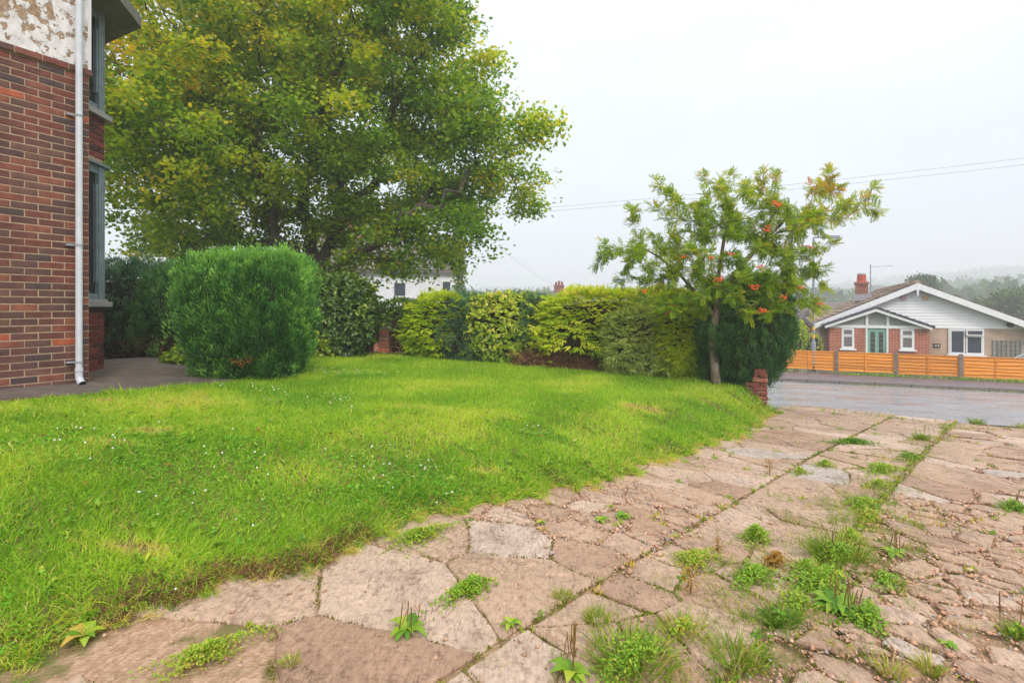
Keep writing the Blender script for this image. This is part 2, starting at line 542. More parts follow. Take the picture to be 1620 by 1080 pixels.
# road, pavement, kerb: sheets in (s, w) where w runs along the road
TS = np.array([0.917, -0.4])
def sw(s_, w): return s_ * NS[0] + w * TS[0], s_ * NS[1] + w * TS[1]
def strip(name, s0, s1, dz, mat, w0=-60, w1=60, ns=6, wob=0.0, nw=120):
    S, Wd = np.meshgrid(np.linspace(0, 1, ns), np.linspace(w0, w1, nw), indexing='ij')
    a0 = s0 + wob * (np.sin(Wd * 1.7) * .5 + np.sin(Wd * 4.3) * .3 + np.sin(Wd * 9.1) * .2)
    Sv = a0 + (s1 - a0) * S
    X, Y = sw(Sv, Wd)
    Z = zdrive(X, Y) + dz
    V = np.stack([X, Y, Z], -1).reshape(-1, 3)
    i_, j_ = np.meshgrid(np.arange(ns - 1), np.arange(nw - 1), indexing='ij')
    a = (i_ * nw + j_).ravel()
    return obj(name, V, np.stack([a, a + 1, a + nw + 1, a + nw], 1), mat, smooth=True, kind='structure')
strip('road', 9.9, 19.36, 0.0, M['asphalt'], ns=16, wob=0.12)
strip('pavement', 19.46, 22.45, 0.09, M['pavement'], ns=6)
# kerb as one raised strip of stones
kb = tag(bpy.data.objects.new('kerb', None), kind='structure'); COL.objects.link(kb)
kstone = None
for k in range(-9, 32):
    w0 = k * 0.92
    X, Y = sw(19.40, w0 + .455)
    if kstone is None:
        fr0 = Frame((0, 0, 0), TS)
        mbk = MB(); mbk.slab(fr0, [(-.452, -.065), (.452, -.065), (.452, .06), (-.452, .06)], -0.12, 0.0)
        kstone = make_mesh('kerb_stone', np.array(mbk.v), mbk.f, M['kerb'])
    o = bpy.data.objects.new('kerb_stone', kstone); COL.objects.link(o); o.parent = kb
    o.location = (X, Y, float(zdrive(X, Y)) + 0.105 + random.uniform(-.006, .006))

# lawn soil sheet with its bank down to the driveway
us = np.linspace(-3.5, 11.5, 160); es = np.concatenate([[-0.03, 0.0], np.linspace(0.02, 1, 14) ** 1.4 * 1.2 + .01, np.linspace(1.4, 12, 40)])
U_, E_ = np.meshgrid(us, es, indexing='ij')
Xl, Yl = xy(U_, vedge(U_) - np.maximum(E_, 0) + 0.03 * (E_ < 0))
Zl = zlawn(Xl, Yl)
Zl = np.where(E_ < 0, zdrive(Xl, Yl) - 0.05, Zl)
keep = (ehouse(Xl, Yl) > 0.5) | ((Xl - HC[0]) * HD[0] + (Yl - HC[1]) * HD[1] > 2.0)
Zl = np.where(keep, Zl, Zl - 0.25)
far = sstep(10.7, 11.3, Yl)
Zl = Zl - far * 0.6 - sstep(9.55, 9.75, s_of(Xl, Yl)) * (E_ < 2.5) * 0.4
n1_, n2_ = U_.shape
i_, j_ = np.meshgrid(np.arange(n1_ - 1), np.arange(n2_ - 1), indexing='ij')
a = (i_ * n2_ + j_).ravel()
obj('lawn', np.stack([Xl, Yl, Zl], -1).reshape(-1, 3), np.stack([a, a + n2_, a + n2_ + 1, a + 1], 1), M['soil'], smooth=True, kind='structure')

# concrete path beside the house
V = []; Fp = []
pts_in = []; 
for k, t in enumerate(np.linspace(-6, 2.2, 40)):
    for j, e_ in enumerate((-2.0 if t > 0.0 else -0.05, -0.03, 0.3, 0.6, 0.80 + .05 * math.sin(t * 3.1) + 0.03 * math.sin(t * 8), 0.83 + .05 * math.sin(t * 3.1) + 0.03 * math.sin(t * 8))):
        p = HC + HD * t + HN * e_
        z = 0.28 - 0.057 * p[0] + 0.012 - (0.16 if j == 5 else 0) - 0.012 * max(e_, 0)
        V.append((p[0], p[1], z))
for k in range(39):
    for j in range(5):
        a = k * 6 + j
        Fp.append((a, a + 6, a + 7, a + 1))
obj('garden_path', np.array(V), [f[::-1] for f in Fp], M['path'], kind='structure')

# ------------------------------------------------------------------ driveway: broken concrete pieces over grit
nu, nv = 90, 46
U_, V_ = np.meshgrid(np.linspace(-3, 12.5, nu), np.linspace(-3.25, 3.0, nv), indexing='ij')
Xd, Yd = xy(U_, V_)
P3 = np.stack([Xd, Yd, 0 * Xd], -1)
Zd = zdrive(Xd, Yd) - 0.012 + 0.006 * lump(P3, 5)
Zd = np.where(s_of(Xd, Yd) > 10.15, Zd - 0.12, Zd)
i_, j_ = np.meshgrid(np.arange(nu - 1), np.arange(nv - 1), indexing='ij')
a = (i_ * nv + j_).ravel()
drive = obj('driveway', np.stack([Xd, Yd, Zd], -1).reshape(-1, 3), np.stack([a, a + 1, a + nv + 1, a + nv], 1)[:, ::-1], M['grit'], smooth=True, kind='structure')

def clip(poly, nx, ny, c):
    out_ = []
    for i in range(len(poly)):
        p, q = poly[i], poly[(i + 1) % len(poly)]
        dp, dq = p[0] * nx + p[1] * ny - c, q[0] * nx + q[1] * ny - c
        if dp <= 0: out_.append(p)
        if (dp < 0 < dq) or (dq < 0 < dp):
            t = dp / (dp - dq); out_.append((p[0] + t * (q[0] - p[0]), p[1] + t * (q[1] - p[1])))
    return out_

def cells(seeds, rect, ku):
    """anisotropic Voronoi cells (u scaled by ku) inside rect"""
    S = np.array(seeds) * np.array([ku, 1.0])
    res = []
    for i, p in enumerate(S):
        poly = [(rect[0] * ku, rect[2]), (rect[1] * ku, rect[2]), (rect[1] * ku, rect[3]), (rect[0] * ku, rect[3])]
        d = np.hypot(*(S - p).T)
        for j in np.argsort(d)[1:26]:
            q = S[j]; nx, ny = q - p
            poly = clip(poly, nx, ny, (q @ q - p @ p) / 2)
            if len(poly) < 3: break
        if len(poly) >= 3:
            res.append([(x / ku, y) for x, y in poly])
    return res

def jitter_grid(u0, u1, v0, v1, du, dv, j=0.38):
    out_ = []
    nu_ = max(1, int(round((u1 - u0) / du))); nv_ = max(1, int(round((v1 - v0) / dv)))
    for i in range(nu_):
        for k in range(nv_):
            out_.append((u0 + (i + .5 + rng.uniform(-j, j)) * (u1 - u0) / nu_, v0 + (k + .5 + rng.uniform(-j, j)) * (v1 - v0) / nv_))
    return out_

def merge(seeds, centres):
    out_ = list(seeds)
    for (cu, cv, ru, rv) in centres:
        out_ = [q for q in out_ if ((q[0] - cu) / ru) ** 2 + ((q[1] - cv) / rv) ** 2 > 1]
    return out_ + [(c_[0], c_[1]) for c_ in centres]
strips = []
A = [(1.45, -2.35), (.95, -1.85), (.6, -2.15), (.3, -1.8), (.1, -2.05), (2.05, -1.85), (2.3, -2.25), (2.05, -2.75), (1.05, -2.85), (2.45, -1.75)] + jitter_grid(-1.0, .1, -3.05, -1.59, 0.5, 0.7, .4)
A += jitter_grid(2.55, 4.0, -3.05, -1.59, 0.15, 0.30, .48) + jitter_grid(4.0, 10.6, -3.05, -1.59, 0.24, 0.62, .48)
A = merge(A, [(2.75, -2.05, .16, .34), (3.35, -2.35, .2, .36), (3.9, -1.85, .2, .3), (4.9, -2.1, .22, .45), (6.4, -2.2, .3, .4)])
strips.append((A, (-1.2, 10.6, -3.12, -1.59), 1.5, 0.006))
B = jitter_grid(-0.2, 4.0, -1.55, -0.86, 0.27, 0.34, .49) + jitter_grid(4.0, 10.4, -1.55, -0.86, 0.5, 0.4, .47)
strips.append((B, (-0.4, 10.4, -1.57, -0.84), 1.3, 0.006))
Cc = jitter_grid(1.4, 5.0, -0.80, 0.5, 0.105, 0.165, .49) + jitter_grid(5.0, 10.2, -0.80, 0.7, 0.26, 0.45, .48) + jitter_grid(1.0, 10.0, 0.75, 2.4, 0.8, 0.8)
Cc = merge(Cc, [(2.35, -.5, .13, .24), (2.72, -.05, .16, .34), (3.15, -.42, .13, .2), (3.55, .1, .16, .26), (3.0, .3, .1, .2), (4.15, -.4, .15, .26), (4.6, .05, .2, .3), (6.0, -.3, .35, .4), (7.2, .2, .3, .4), (8.4, -.4, .35, .35), (2.2, .3, .11, .2), (5.4, -.5, .2, .2), (3.9, -.1, .08, .16), (2.05, -.15, .1, .2), (1.95, -.6, .1, .16)])
strips.append((Cc, (1.2, 10.2, -0.80, 2.4), 1.35, 0.010))

joint_pts = []                                     # where moss and grit gather
pieces = []
for si, (seeds, rect, ku, gap) in enumerate(strips):
    for poly in cells(seeds, rect, ku):
        P = np.array(poly)
        c = P.mean(0)
        ar = 0.5 * abs(np.dot(P[:, 0], np.roll(P[:, 1], 1)) - np.dot(P[:, 1], np.roll(P[:, 0], 1)))
        if ar < 0.0016 or (c[0] < .75 and c[1] < -2.3): continue
        for i in range(len(P)):
            p, q = P[i], P[(i + 1) % len(P)]
            L_ = np.linalg.norm(q - p)
            for t in rng.uniform(0, 1, int(L_ * 26) + 1): joint_pts.append(p + t * (q - p))
        if si == 2 and ar < 0.03 and rng.random() < 0.22 + .2 * math.sin(c[0] * 3 + c[1] * 5): continue      # crumbled away to grit
        # refine and roughen the outline
        ring = []
        for i in range(len(P)):
            p, q = P[i], P[(i + 1) % len(P)]
            L_ = np.linalg.norm(q - p)
            k = max(1, min(9, int(L_ / (0.075 if ar > .03 else .05))))
            for t in np.arange(k) / k: ring.append(p + t * (q - p))
        ring = np.array(ring)
        r3_ = np.concatenate([ring, 0 * ring[:, :1]], 1)
        wa = .45 if si == 2 else .8
        ring = ring + wa * (.045 * np.stack([lump(r3_, 3.5, 1), lump(r3_, 3.5, 9) * (.25 if si < 2 else 1)], 1) + .022 * np.stack([lump(r3_, 11, 4), lump(r3_, 11, 13) * .5], 1))
        d = ring - c; L_ = np.linalg.norm(d, axis=1, keepdims=True)
        gp = gap * rng.uniform(0.25, 1.2) + (0.012 if (si == 2 and rng.random() < .5) else 0)
        ring = c + d * (1 - gp / np.maximum(L_, 0.03)) + rng.normal(size=ring.shape) * 0.0045
        # keep joints with the lawn edge
        if (ring[:, 1].max() < vedge(c[0]) - 0.05): continue
        pieces.append((ring, c, ar, si))
pieces.sort(key=lambda q: -q[2] / (0.6 + max(0.0, xy(*q[1])[1])) ** 2)
stV, stF, stn = [], [], 0
for idx, (ring, c, ar, si) in enumerate(pieces):
    n = len(ring)
    d = ring - c; L_ = np.linalg.norm(d, axis=1, keepdims=True)
    ch = 0.010 if si < 2 else 0.016
    r2 = c + d * (1 - ch / np.maximum(L_, 0.05))
    h = rng.uniform(0.001, 0.013) + (rng.uniform(0, 0.014) if si == 2 else 0)
    tilt = rng.normal(size=2) * (0.025 if si == 2 else 0.007)
    def up(P2, dz):
        X, Y = xy(P2[:, 0], P2[:, 1])
        return np.stack([X, Y, zdrive(X, Y) + dz + (P2 - c) @ tilt], 1)
    r3 = c + (r2 - c) * 0.55
    V = np.concatenate([up(ring, -0.06), up(ring, h - 0.010), up(r2, h), up(r3, h + 0.002 + rng.normal(size=n) * 0.002), up(c[None], h + 0.003)])
    Ff = []
    for i in range(n):
        j = (i + 1) % n
        Ff += [(i, j, n + j, n + i), (n + i, n + j, 2 * n + j, 2 * n + i), (2 * n + i, 2 * n + j, 3 * n + j, 3 * n + i), (3 * n + i, 3 * n + j, 4 * n)]
    # orientation: (u,v) frame is left handed seen from above, so flip as needed
    ori = np.cross(V[n + 1][:2] - V[n][:2], V[n + 2][:2] - V[n + 1][:2])
    x_, y_ = V[n:2 * n, 0], V[n:2 * n, 1]
    if (x_ * np.roll(y_, -1) - np.roll(x_, -1) * y_).sum() < 0: Ff = [f[::-1] for f in Ff]
    if idx < 290:
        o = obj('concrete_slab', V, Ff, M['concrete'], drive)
    else:
        stV.append(V); stF += [tuple(stn + q for q in f) for f in Ff]; stn += len(V)
if stV:
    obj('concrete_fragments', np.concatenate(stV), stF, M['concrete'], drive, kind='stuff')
joint_pts = np.array(joint_pts)

# loose stones in the worn parts
def pebbles(P, r):
    n = len(P)
    base = np.array([(1, 0, 0), (-1, 0, 0), (0, 1, 0), (0, -1, 0), (0, 0, .8), (0, 0, -.6)], float)
    V = base[None] * (r[:, None, None] * rng.uniform(0.6, 1.35, (n, 6, 1)))
    th = rng.uniform(0, 6.28, n); c_, s_ = np.cos(th), np.sin(th)
    V = np.stack([V[..., 0] * c_[:, None] - V[..., 1] * s_[:, None], V[..., 0] * s_[:, None] + V[..., 1] * c_[:, None], V[..., 2] * 0.75], -1) + P[:, None, :]
    f = np.array([(0, 2, 4), (2, 1, 4), (1, 3, 4), (3, 0, 4), (2, 0, 5), (1, 2, 5), (3, 1, 5), (0, 3, 5)])
    return V.reshape(-1, 3), (f[None] + 6 * np.arange(n)[:, None, None]).reshape(-1, 3)
jc = joint_pts[(joint_pts[:, 1] > -0.84)]
jc = jc[rng.integers(0, len(jc), 24000)] + rng.normal(size=(24000, 2)) * 0.022
ja = joint_pts[(joint_pts[:, 1] < -1.5) & (joint_pts[:, 0] > 2.3) & (joint_pts[:, 0] < 3.9)]
ja = ja[rng.integers(0, len(ja), 3500)] + rng.normal(size=(3500, 2)) * 0.028
jj_ = np.concatenate([jc, ja, np.stack([rng.uniform(-1, 10, 2600), rng.uniform(-2.9, 1.5, 2600)], 1)])
X, Y = xy(jj_[:, 0], jj_[:, 1])
rr_ = np.minimum(rng.lognormal(-4.95, 0.45, len(X)), 0.022)
Pp = np.stack([X, Y, zdrive(X, Y) + 0.007 + rr_ * .25], 1)
ok = s_of(X, Y) < 10.0
Vp, Fp = pebbles(Pp[ok], rr_[ok])
obj('loose_gravel', Vp, Fp, M['pebble'], drive, kind='stuff')

# ------------------------------------------------------------------ leaves
def leaves4(P, D, S, L, w, fold=0.25):
    """rhombic leaf, 4 verts / 2 tris; D along, S sideways, L length, w half width"""
    Nn = np.cross(S, D)
    L = np.broadcast_to(L, len(P))[:, None]; w = np.broadcast_to(w, len(P))[:, None]
    b = P; m = P + D * L * 0.48
    l = m + S * w + Nn * w * fold; r = m - S * w + Nn * w * fold
    t = P + D * L
    V = np.stack([b, r, t, l], 1).reshape(-1, 3)
    f = np.array([(0, 1, 2), (0, 2, 3)])
    F = (f[None] + 4 * np.arange(len(P))[:, None, None]).reshape(-1, 3)
    return V, F

def leaves6(P, D, S, L, w, fold=0.2, droop=0.15):
    """broad leaf, 6 verts / 4 tris"""
    Nn = np.cross(S, D)
    L = np.broadcast_to(L, len(P))[:, None]; w = np.broadcast_to(w, len(P))[:, None]
    a = P + D * L * 0.33 + Nn * L * 0.03; c = P + D * L * 0.7
    t = P + D * L - Nn * L * droop
    V = np.stack([P, a - S * w + Nn * w * fold, c - S * w * .8 + Nn * w * fold, t, c + S * w * .8 + Nn * w * fold, a + S * w + Nn * w * fold], 1).reshape(-1, 3)
    f = np.array([(0, 1, 5), (1, 2, 5), (2, 4, 5), (2, 3, 4)])
    F = (f[None] + 6 * np.arange(len(P))[:, None, None]).reshape(-1, 3)
    return V, F

def blades3(P, D, S, L, w):
    """single triangle blade"""
    L = np.broadcast_to(L, len(P))[:, None]; w = np.broadcast_to(w, len(P))[:, None]
    V = np.stack([P - S * w, P + S * w, P + D * L], 1).reshape(-1, 3)
    return V, np.arange(3 * len(P)).reshape(-1, 3)

def blades5(P, D, S, L, w, bend):
    L = np.broadcast_to(L, len(P))[:, None]; w = np.broadcast_to(w, len(P))[:, None]
    m = P + D * L * 0.55; t = m + unit(D + bend) * L * 0.45
    V = np.stack([P - S * w, P + S * w, m + S * w * .8, t, m - S * w * .8], 1).reshape(-1, 3)
    f = np.array([(0, 1, 2), (0, 2, 4), (4, 2, 3)])
    return V, (f[None] + 5 * np.arange(len(P))[:, None, None]).reshape(-1, 3)

def sideways(D):
    S = np.cross(D, runit(len(D))); return unit(S)

def cat(parts):
    Vs, Fs, Ts, n = [], [], [], 0
    for V, F, T in parts:
        Vs.append(V); Fs.append(F + n); Ts.append(T); n += len(V)
    return np.concatenate(Vs), np.concatenate(Fs), np.concatenate(Ts)

# ------------------------------------------------------------------ tree skeletons
def grow(trunk, trunk_r, targets, seg=0.5, wpath=0.35, jit=0.12, rtip=0.006, expo=2.2, sag=0.0, limbs=()):
    pos = [np.array(p, float) for p in trunk]
    par = [-1] + list(range(len(trunk) - 1))
    plen = [0.0]
    for i in range(1, len(trunk)): plen.append(plen[-1] + np.linalg.norm(pos[i] - pos[i - 1]))
    lo = max(1, len(trunk) // 2)
    for lb in limbs:
        last = len(trunk) - 1 - lb[0]
        for p in lb[1]:
            pos.append(np.array(p, float)); par.append(last); plen.append(plen[last] + np.linalg.norm(pos[-1] - pos[last])); last = len(pos) - 1
    tips = []
    root = pos[-1]
    order = np.argsort(np.linalg.norm(targets - root, axis=1))
    for ti in order:
        t = targets[ti]
        A = np.array(pos[lo:]); pl = np.array(plen[lo:])
        d = np.linalg.norm(A - t, axis=1)
        i = int(np.argmin(d + wpath * pl)) + lo
        L_ = np.linalg.norm(t - pos[i]); k = max(1, int(math.ceil(L_ / seg)))
        p0 = pos[i]; last = i
        off = rng.normal(size=3) * L_ * jit
        for q in range(1, k + 1):
            f = q / k
            p = p0 + (t - p0) * f + off * math.sin(math.pi * f) * (1.0 if k > 1 else 0) + np.array([0, 0, sag * L_ * math.sin(math.pi * f)])
            if q < k: p = p + rng.normal(size=3) * seg * 0.10
            pos.append(p); par.append(last); plen.append(plen[last] + np.linalg.norm(p - pos[last])); last = len(pos) - 1
        tips.append(last)
    n = len(pos); cnt = np.zeros(n)
    for t in tips: cnt[t] += 1
    for i in range(n - 1, 0, -1): cnt[par[i]] += cnt[i]
    rad = rtip * np.maximum(cnt, 1) ** (1 / expo)
    sc = trunk_r / rad[0]
    rad = np.minimum(np.maximum(rad * sc, rtip), trunk_r)
    return np.array(pos), np.array(par), rad, np.array(tips)

def skeleton_mesh(pos, par, rad, sides=6, flare=1.0, rmin=0.0):
    n = len(pos)
    kids = [[] for _ in range(n)]
    for i in range(1, n): kids[par[i]].append(i)
    mb = MB()
    stack = [(0, -1)]
    while stack:
        s_, pr = stack.pop()
        chain = [s_] if pr < 0 else [pr, s_]
        c = s_
        while kids[c]:
            k = sorted(kids[c], key=lambda q: -rad[q])
            for o_ in k[1:]: stack.append((o_, c))
            c = k[0]; chain.append(c)
        if len(chain) < 2: continue
        P = pos[chain]; r = rad[chain].copy()
        if pr >= 0: r[0] = r[1]
        if r.max() < rmin: continue
        if pr < 0: r[0] *= flare
        sd = sides if r[0] > 0.03 else (5 if r[0] > 0.012 else 3)
        mb.tube(P, r, sd, cap=True)
    return mb

# ------------------------------------------------------------------ bark
def bark(name, c1, c2, sc=14):
    m, t, b = mat_new(name)
    v = coords(t, (1, 1, 0.3))
    r = ramp_node(t, [(0.35, c1), (0.65, c2)])
    nn = noise(t, v, sc, 6, 0.7)
    t.links.new(nn, r.inputs[0]); t.links.new(r.outputs[0], b.inputs['Base Color'])
    b.inputs['Roughness'].default_value = 0.9
    bump(t, b, nn, 0.8, 0.03)
    return m
M['oak_bark'] = bark('oak_bark', lin(66, 56, 50), lin(98, 92, 82))
M['rowan_bark'] = bark('rowan_bark', lin(104, 82, 66), lin(168, 156, 142), 18)
M['twig'] = bark('twig_bark', lin(74, 54, 42), lin(104, 78, 60), 20)
M['dead_twig'] = leafmat('dead_twig', [(0, lin(84, 56, 40)), (0.5, lin(122, 86, 62)), (1, lin(148, 112, 84))], 0.05, 0.9, 0.1)

# colours of foliage
M['oak_leaf'] = leafmat('oak_leaf', [(0, lin(82, 122, 36)), (0.3, lin(120, 158, 40)), (0.6, lin(172, 186, 40)), (1, lin(228, 200, 46))], 0.52, 0.45, 0.35, 1.5)
M['grass'] = leafmat('grass_blade', [(0, lin(92, 148, 36)), (0.4, lin(140, 184, 48)), (0.75, lin(192, 216, 66)), (0.93, lin(208, 204, 100)), (1, lin(208, 182, 122))], 0.45, 0.6, 0.2, 1.3)
M['clover'] = leafmat('clover_leaf', [(0, lin(88, 164, 48)), (0.6, lin(124, 196, 60)), (1, lin(162, 212, 70))], 0.3, 0.55)
M['petal'] = leafmat('clover_flower', [(0, lin(232, 224, 218)), (1, lin(244, 240, 238))], 0.2, 0.7)
M['weed'] = leafmat('weed_leaf', [(0, lin(80, 130, 30)), (0.5, lin(128, 168, 40)), (0.85, lin(180, 190, 62)), (1, lin(200, 170, 78))], 0.3, 0.5)
M['tuft'] = leafmat('tuft_blade', [(0, lin(76, 118, 34)), (0.5, lin(118, 150, 36)), (0.85, lin(168, 172, 70)), (1, lin(196, 172, 110))], 0.3, 0.6)
M['seed'] = leafmat('seed_spike', [(0, lin(104, 76, 48)), (.5, lin(134, 104, 62)), (1, lin(146, 134, 70))], 0.05, 0.9, 0.1)
M['rust'] = leafmat('rusty_leaf', [(0, lin(124, 84, 40)), (0.5, lin(160, 118, 52)), (1, lin(176, 150, 60))], 0.2, 0.8, 0.1)
M['moss'] = leafmat('moss', [(0, lin(82, 84, 22)), (0.6, lin(112, 112, 30)), (1, lin(140, 140, 40))], 0.15, 0.9, 0.1)

# ------------------------------------------------------------------ brick house at the left
house = thing('brick_house', 'dark red brick house end with peeling white render, cut by the left edge', 'house', (HC[0], HC[1], 0.5))
HF = Frame((HC[0], HC[1], 0), HD)              # local x along the side wall towards the corner, y into the house
Z0, ZB = 0.50, 3.985                           # wall foot, underside of the projecting course
mb = MB(); mb.box(HF, -7.0, -0.003, 0.0015, 0.28, Z0 - .4, ZB + .07)
wall = mb.build('wall', M['mortar'], house)
mb = MB(); mb.box(HF, -7.0, -0.02, -0.02, 0.28, ZB + .075, 7.0)
mb.build('render_panel', M['render'], house)
mb = MB(); mb.box(HF, -0.26, -0.008, 0.285, 4.6, Z0 - .4, 7.0)      # front elevation behind the bay
mb.build('front_wall', M['mortar'], house)

def brick_mesh(name, L_, h, d, mat, wob=0.004, ch=0.004):
    """brick with soft arrises, origin at its left/bottom/front"""
    xs = [(0, 0), (L_, 0), (L_, h), (0, h)]
    V = []
    for (x, z) in xs: V.append((x + random.uniform(-wob, wob) * .4, 0.0, z + random.uniform(-wob, wob) * .3))
    W2 = []
    for (x, _, z) in V:
        W2.append((x + (ch if x < L_ / 2 else -ch), -ch, z + (ch if z < h / 2 else -ch)))
    B = [(x, d, z) for (x, _, z) in V]
    V = W2 + V + B
    Ff = [(0, 1, 2, 3)]
    for i in range(4):
        j = (i + 1) % 4
        Ff += [(i, 4 + i, 4 + j, j)]; Ff += [(4 + i, 8 + i, 8 + j, 4 + j)]
    Ff = [f[::-1] for f in Ff]; Ff[0] = (0, 1, 2, 3)
    return make_mesh(name, np.array(V), Ff, mat)

def lay_brick(me, fr, x, y, z, parent, name='brick', base=None, flip=False):
    o = bpy.data.objects.new(name, me); COL.objects.link(o); o.parent = parent
    p = fr(x, y, z) - (wloc(parent) if base is None else base)
    o.location = p; o.rotation_euler = (0, 0, fr.ang())
    return o
CH, BL = 0.075, 0.225
full = [brick_mesh('brick', .214, .064, .06, M['house_brick']) for _ in range(6)]
half = [brick_mesh('brick', .101, .064, .06, M['house_brick']) for _ in range(3)]
nc = int((ZB - Z0) / CH)
ivV, ivF, ivn = [], [], 0
for c in range(-1, nc):
    z = ZB - (c + 1) * CH - 0.0
    if c == -1: continue
    off = 0.0 if c % 2 == 0 else BL / 2
    x = 0.0
    k = 0
    if c % 2: 
        lay_brick(random.choice(half), HF, -0.106, random.uniform(-.002, .002), z + .005, wall); x = -BL / 2
    while x > -6.9:
        x -= BL; k += 1
        if x > -1.05:
            lay_brick(random.choice(full), HF, x + .006, random.uniform(-.002, .002), z + .005, wall)
        else:
            b0 = HF(x + .006, 0, z + .005); L_ = .214
            V = [HF(x + .006 + a_, q, z + .005 + h_) for q in (0, .05) for (a_, h_) in ((0, 0), (L_, 0), (L_, .064), (0, .064))]
            ivV += V; ivF += [tuple(ivn + i for i in f) for f in ((0, 1, 2, 3), (0, 4, 5, 1), (1, 5, 6, 2), (2, 6, 7, 3), (3, 7, 4, 0))]; ivn += 8
obj('brickwork', np.array(ivV), ivF, M['house_brick_i'], wall, kind='stuff')
# projecting brick course under the render
proj = brick_mesh('course_brick', .214, .066, .09, M['house_brick'])
sc_ = MB(); sc_.box(HF, -7.0, 0.022, -0.022, 0.3, ZB + .004, ZB + .072); course = sc_.build('string_course', M['mortar'], house)
for k in range(9):
    lay_brick(proj, HF, 0.026 - (k + 1) * BL + .006, -0.03, ZB + .006, course, 'course_brick')
# render corner bead
mb = MB(); mb.box(HF, -0.02, 0.012, -0.024, 0.012, ZB + .075, 7.0); mb.build('corner_bead', simple('bead', lin(206, 204, 206)), house)

# downpipe
pt = -0.123
pipe_p = lambda z, q=-0.075: HF(pt, q, z)
mb = MB(); mb.tube([pipe_p(.70), pipe_p(3.9), pipe_p(7.0)], 0.032, 14)
pipe = mb.build('downpipe', M['pipe'], house, smooth=False)
mb = MB(); mb.tube([pipe_p(.695), pipe_p(.66), pipe_p(.615, -0.085), pipe_p(.575, -0.13), pipe_p(.562, -0.16)], [.035, .035, .035, .036, .038], 14, cap=False)
mb.tube([pipe_p(.70), pipe_p(.735)], .038, 14)
shoe = mb.build('pipe_shoe', M['pipe'], pipe)
mb = MB(); mb.tube([pipe_p(.57, -0.145), pipe_p(.562, -0.158)], .033, 14); mb.build('pipe_mouth', M['dark'], pipe)
for z in (3.50, 2.08, 0.80, 4.9):
    mb = MB(); mb.tube([pipe_p(z - .012), pipe_p(z + .012)], .037, 14)
    mb.box(HF, pt - .10, pt - .03, -0.05, -0.012, z - .009, z + .009)
    mb.build('pipe_bracket', simple('bracket', lin(150, 156, 166), rough=.5), pipe)

# canted bay beyond the corner
a0 = HC + (-HN) * 0.61
bd = unit(np.array([-0.12, 0.993])); p1 = a0 + bd * 0.72
p2 = p1 - HN * 1.7
bayside = Frame((a0[0], a0[1], 0), bd)           # x along the splayed side, y into the bay
bay = obj('bay_core', *(lambda m_: (np.array(m_.v), m_.f))(
    MB().slab(WORLD, [tuple(a0), tuple(p1 + np.array([-.008, 0])), tuple(p2), tuple(p2 - HD * .5 - HN * .3)], Z0 - .4, 1.40)
        .slab(WORLD, [tuple(a0), tuple(p1 + np.array([-.008, 0])), tuple(p2), tuple(p2 - HD * .5 - HN * .3)], 3.26, 3.85)), M['mortar'], house)
bay.name = 'bay_wall'; WL[bay.name] = wloc(house)
bb = [brick_mesh('brick', .214, .064, .05, M['bay_brick']) for _ in range(4)]
bh = [brick_mesh('brick', .101, .064, .05, M['bay_brick']) for _ in range(2)]
for (z0, z1) in ((Z0 - .01, 1.40), (3.27, 3.85)):
    for c in range(int((z1 - z0) / CH)):
        z = z1 - (c + 1) * CH + .005
        x = 0.72
        if c % 2: lay_brick(random.choice(bh), bayside, x - .104, -0.004, z, bay); x -= .1125
        else: x = 0.722
        for k in range(2): 
            x -= BL; lay_brick(random.choice(bb), bayside, x + .006, -0.004, z, bay)
fbay = Frame((p1[0], p1[1], 0), -HN)
mbf = MB(); mbf.box(fbay, 0.0, 1.7, 0.006, 0.08, Z0, 1.40); mbf.box(fbay, 0.0, 1.7, .006, .08, 3.26, 3.85)
mbf.build('bay_front_brickwork', M['bay_brick'], bay)
def bay_window(z0, z1, head):
    w = MB()
    w.box(bayside, 0.0, 0.10, 0.0, 0.10, z0, z1)
    w.prism(bayside, [(0.60, z0), (0.72, z0), (0.72, z1), (0.60, z1)], -0.012, 0.10)
    w.box(bayside, 0.10, 0.60, 0.0, 0.08, z1 - .10, z1 - .002)
    w.box(bayside, 0.10, 0.60, 0.0, 0.08, z0 + .002, z0 + .07)
    w.box(bayside, 0.565, 0.598, -0.004, 0.06, z0 + .22, z1 - .24)
    w.box(fbay, 0.0, .10, -.008, .1, z0, z1); w.box(fbay, .8, .9, 0, .1, z0, z1); w.box(fbay, 1.6, 1.7, 0, .1, z0, z1)
    f = w.build('bay_window', M['bay_paint'], house)
    g_ = MB(); g_.box(bayside, 0.10, 0.60, 0.035, 0.045, z0 + .07, z1 - .10); g_.box(fbay, .1, 1.6, .035, .045, z0, z1)
    g_.build('pane', M['glass'], f)
    def ring(o_, za, zb, name, mat):
        q = MB()
        A_, B_, C_ = a0 + np.array([.9, .1]) * o_, p1 + np.array([o_ * .75, o_ * .8]), p2 + HD * o_
        q.slab(WORLD, [tuple(A_), tuple(B_), tuple(C_), tuple(p2 - HD * .3), tuple(a0 - HN * .3)], za, zb)
        return q.build(name, mat, f)
    ring(0.085, z0 - .095, z0 - .03, 'sill', M['sill']); ring(0.04, z0 - .03, z0 - .001, 'sill', M['sill'])
    if head: ring(0.07, z1 + .001, z1 + .03, 'head_board', M['bay_paint'])
bay_window(1.505, 3.225, True)
bay_window(3.945, 5.22, False)
so = MB()
q0 = a0 + HN * .30 - bd * .25
so.slab(WORLD, [tuple(HC + HN * .02 + HD * .06), tuple(p1 + np.array([.30, .28])), tuple(p2 + HD * .35), tuple(p2 - HD * .6 - HN * .4), tuple(HC - HN * 1.0)], 5.22, 5.36)
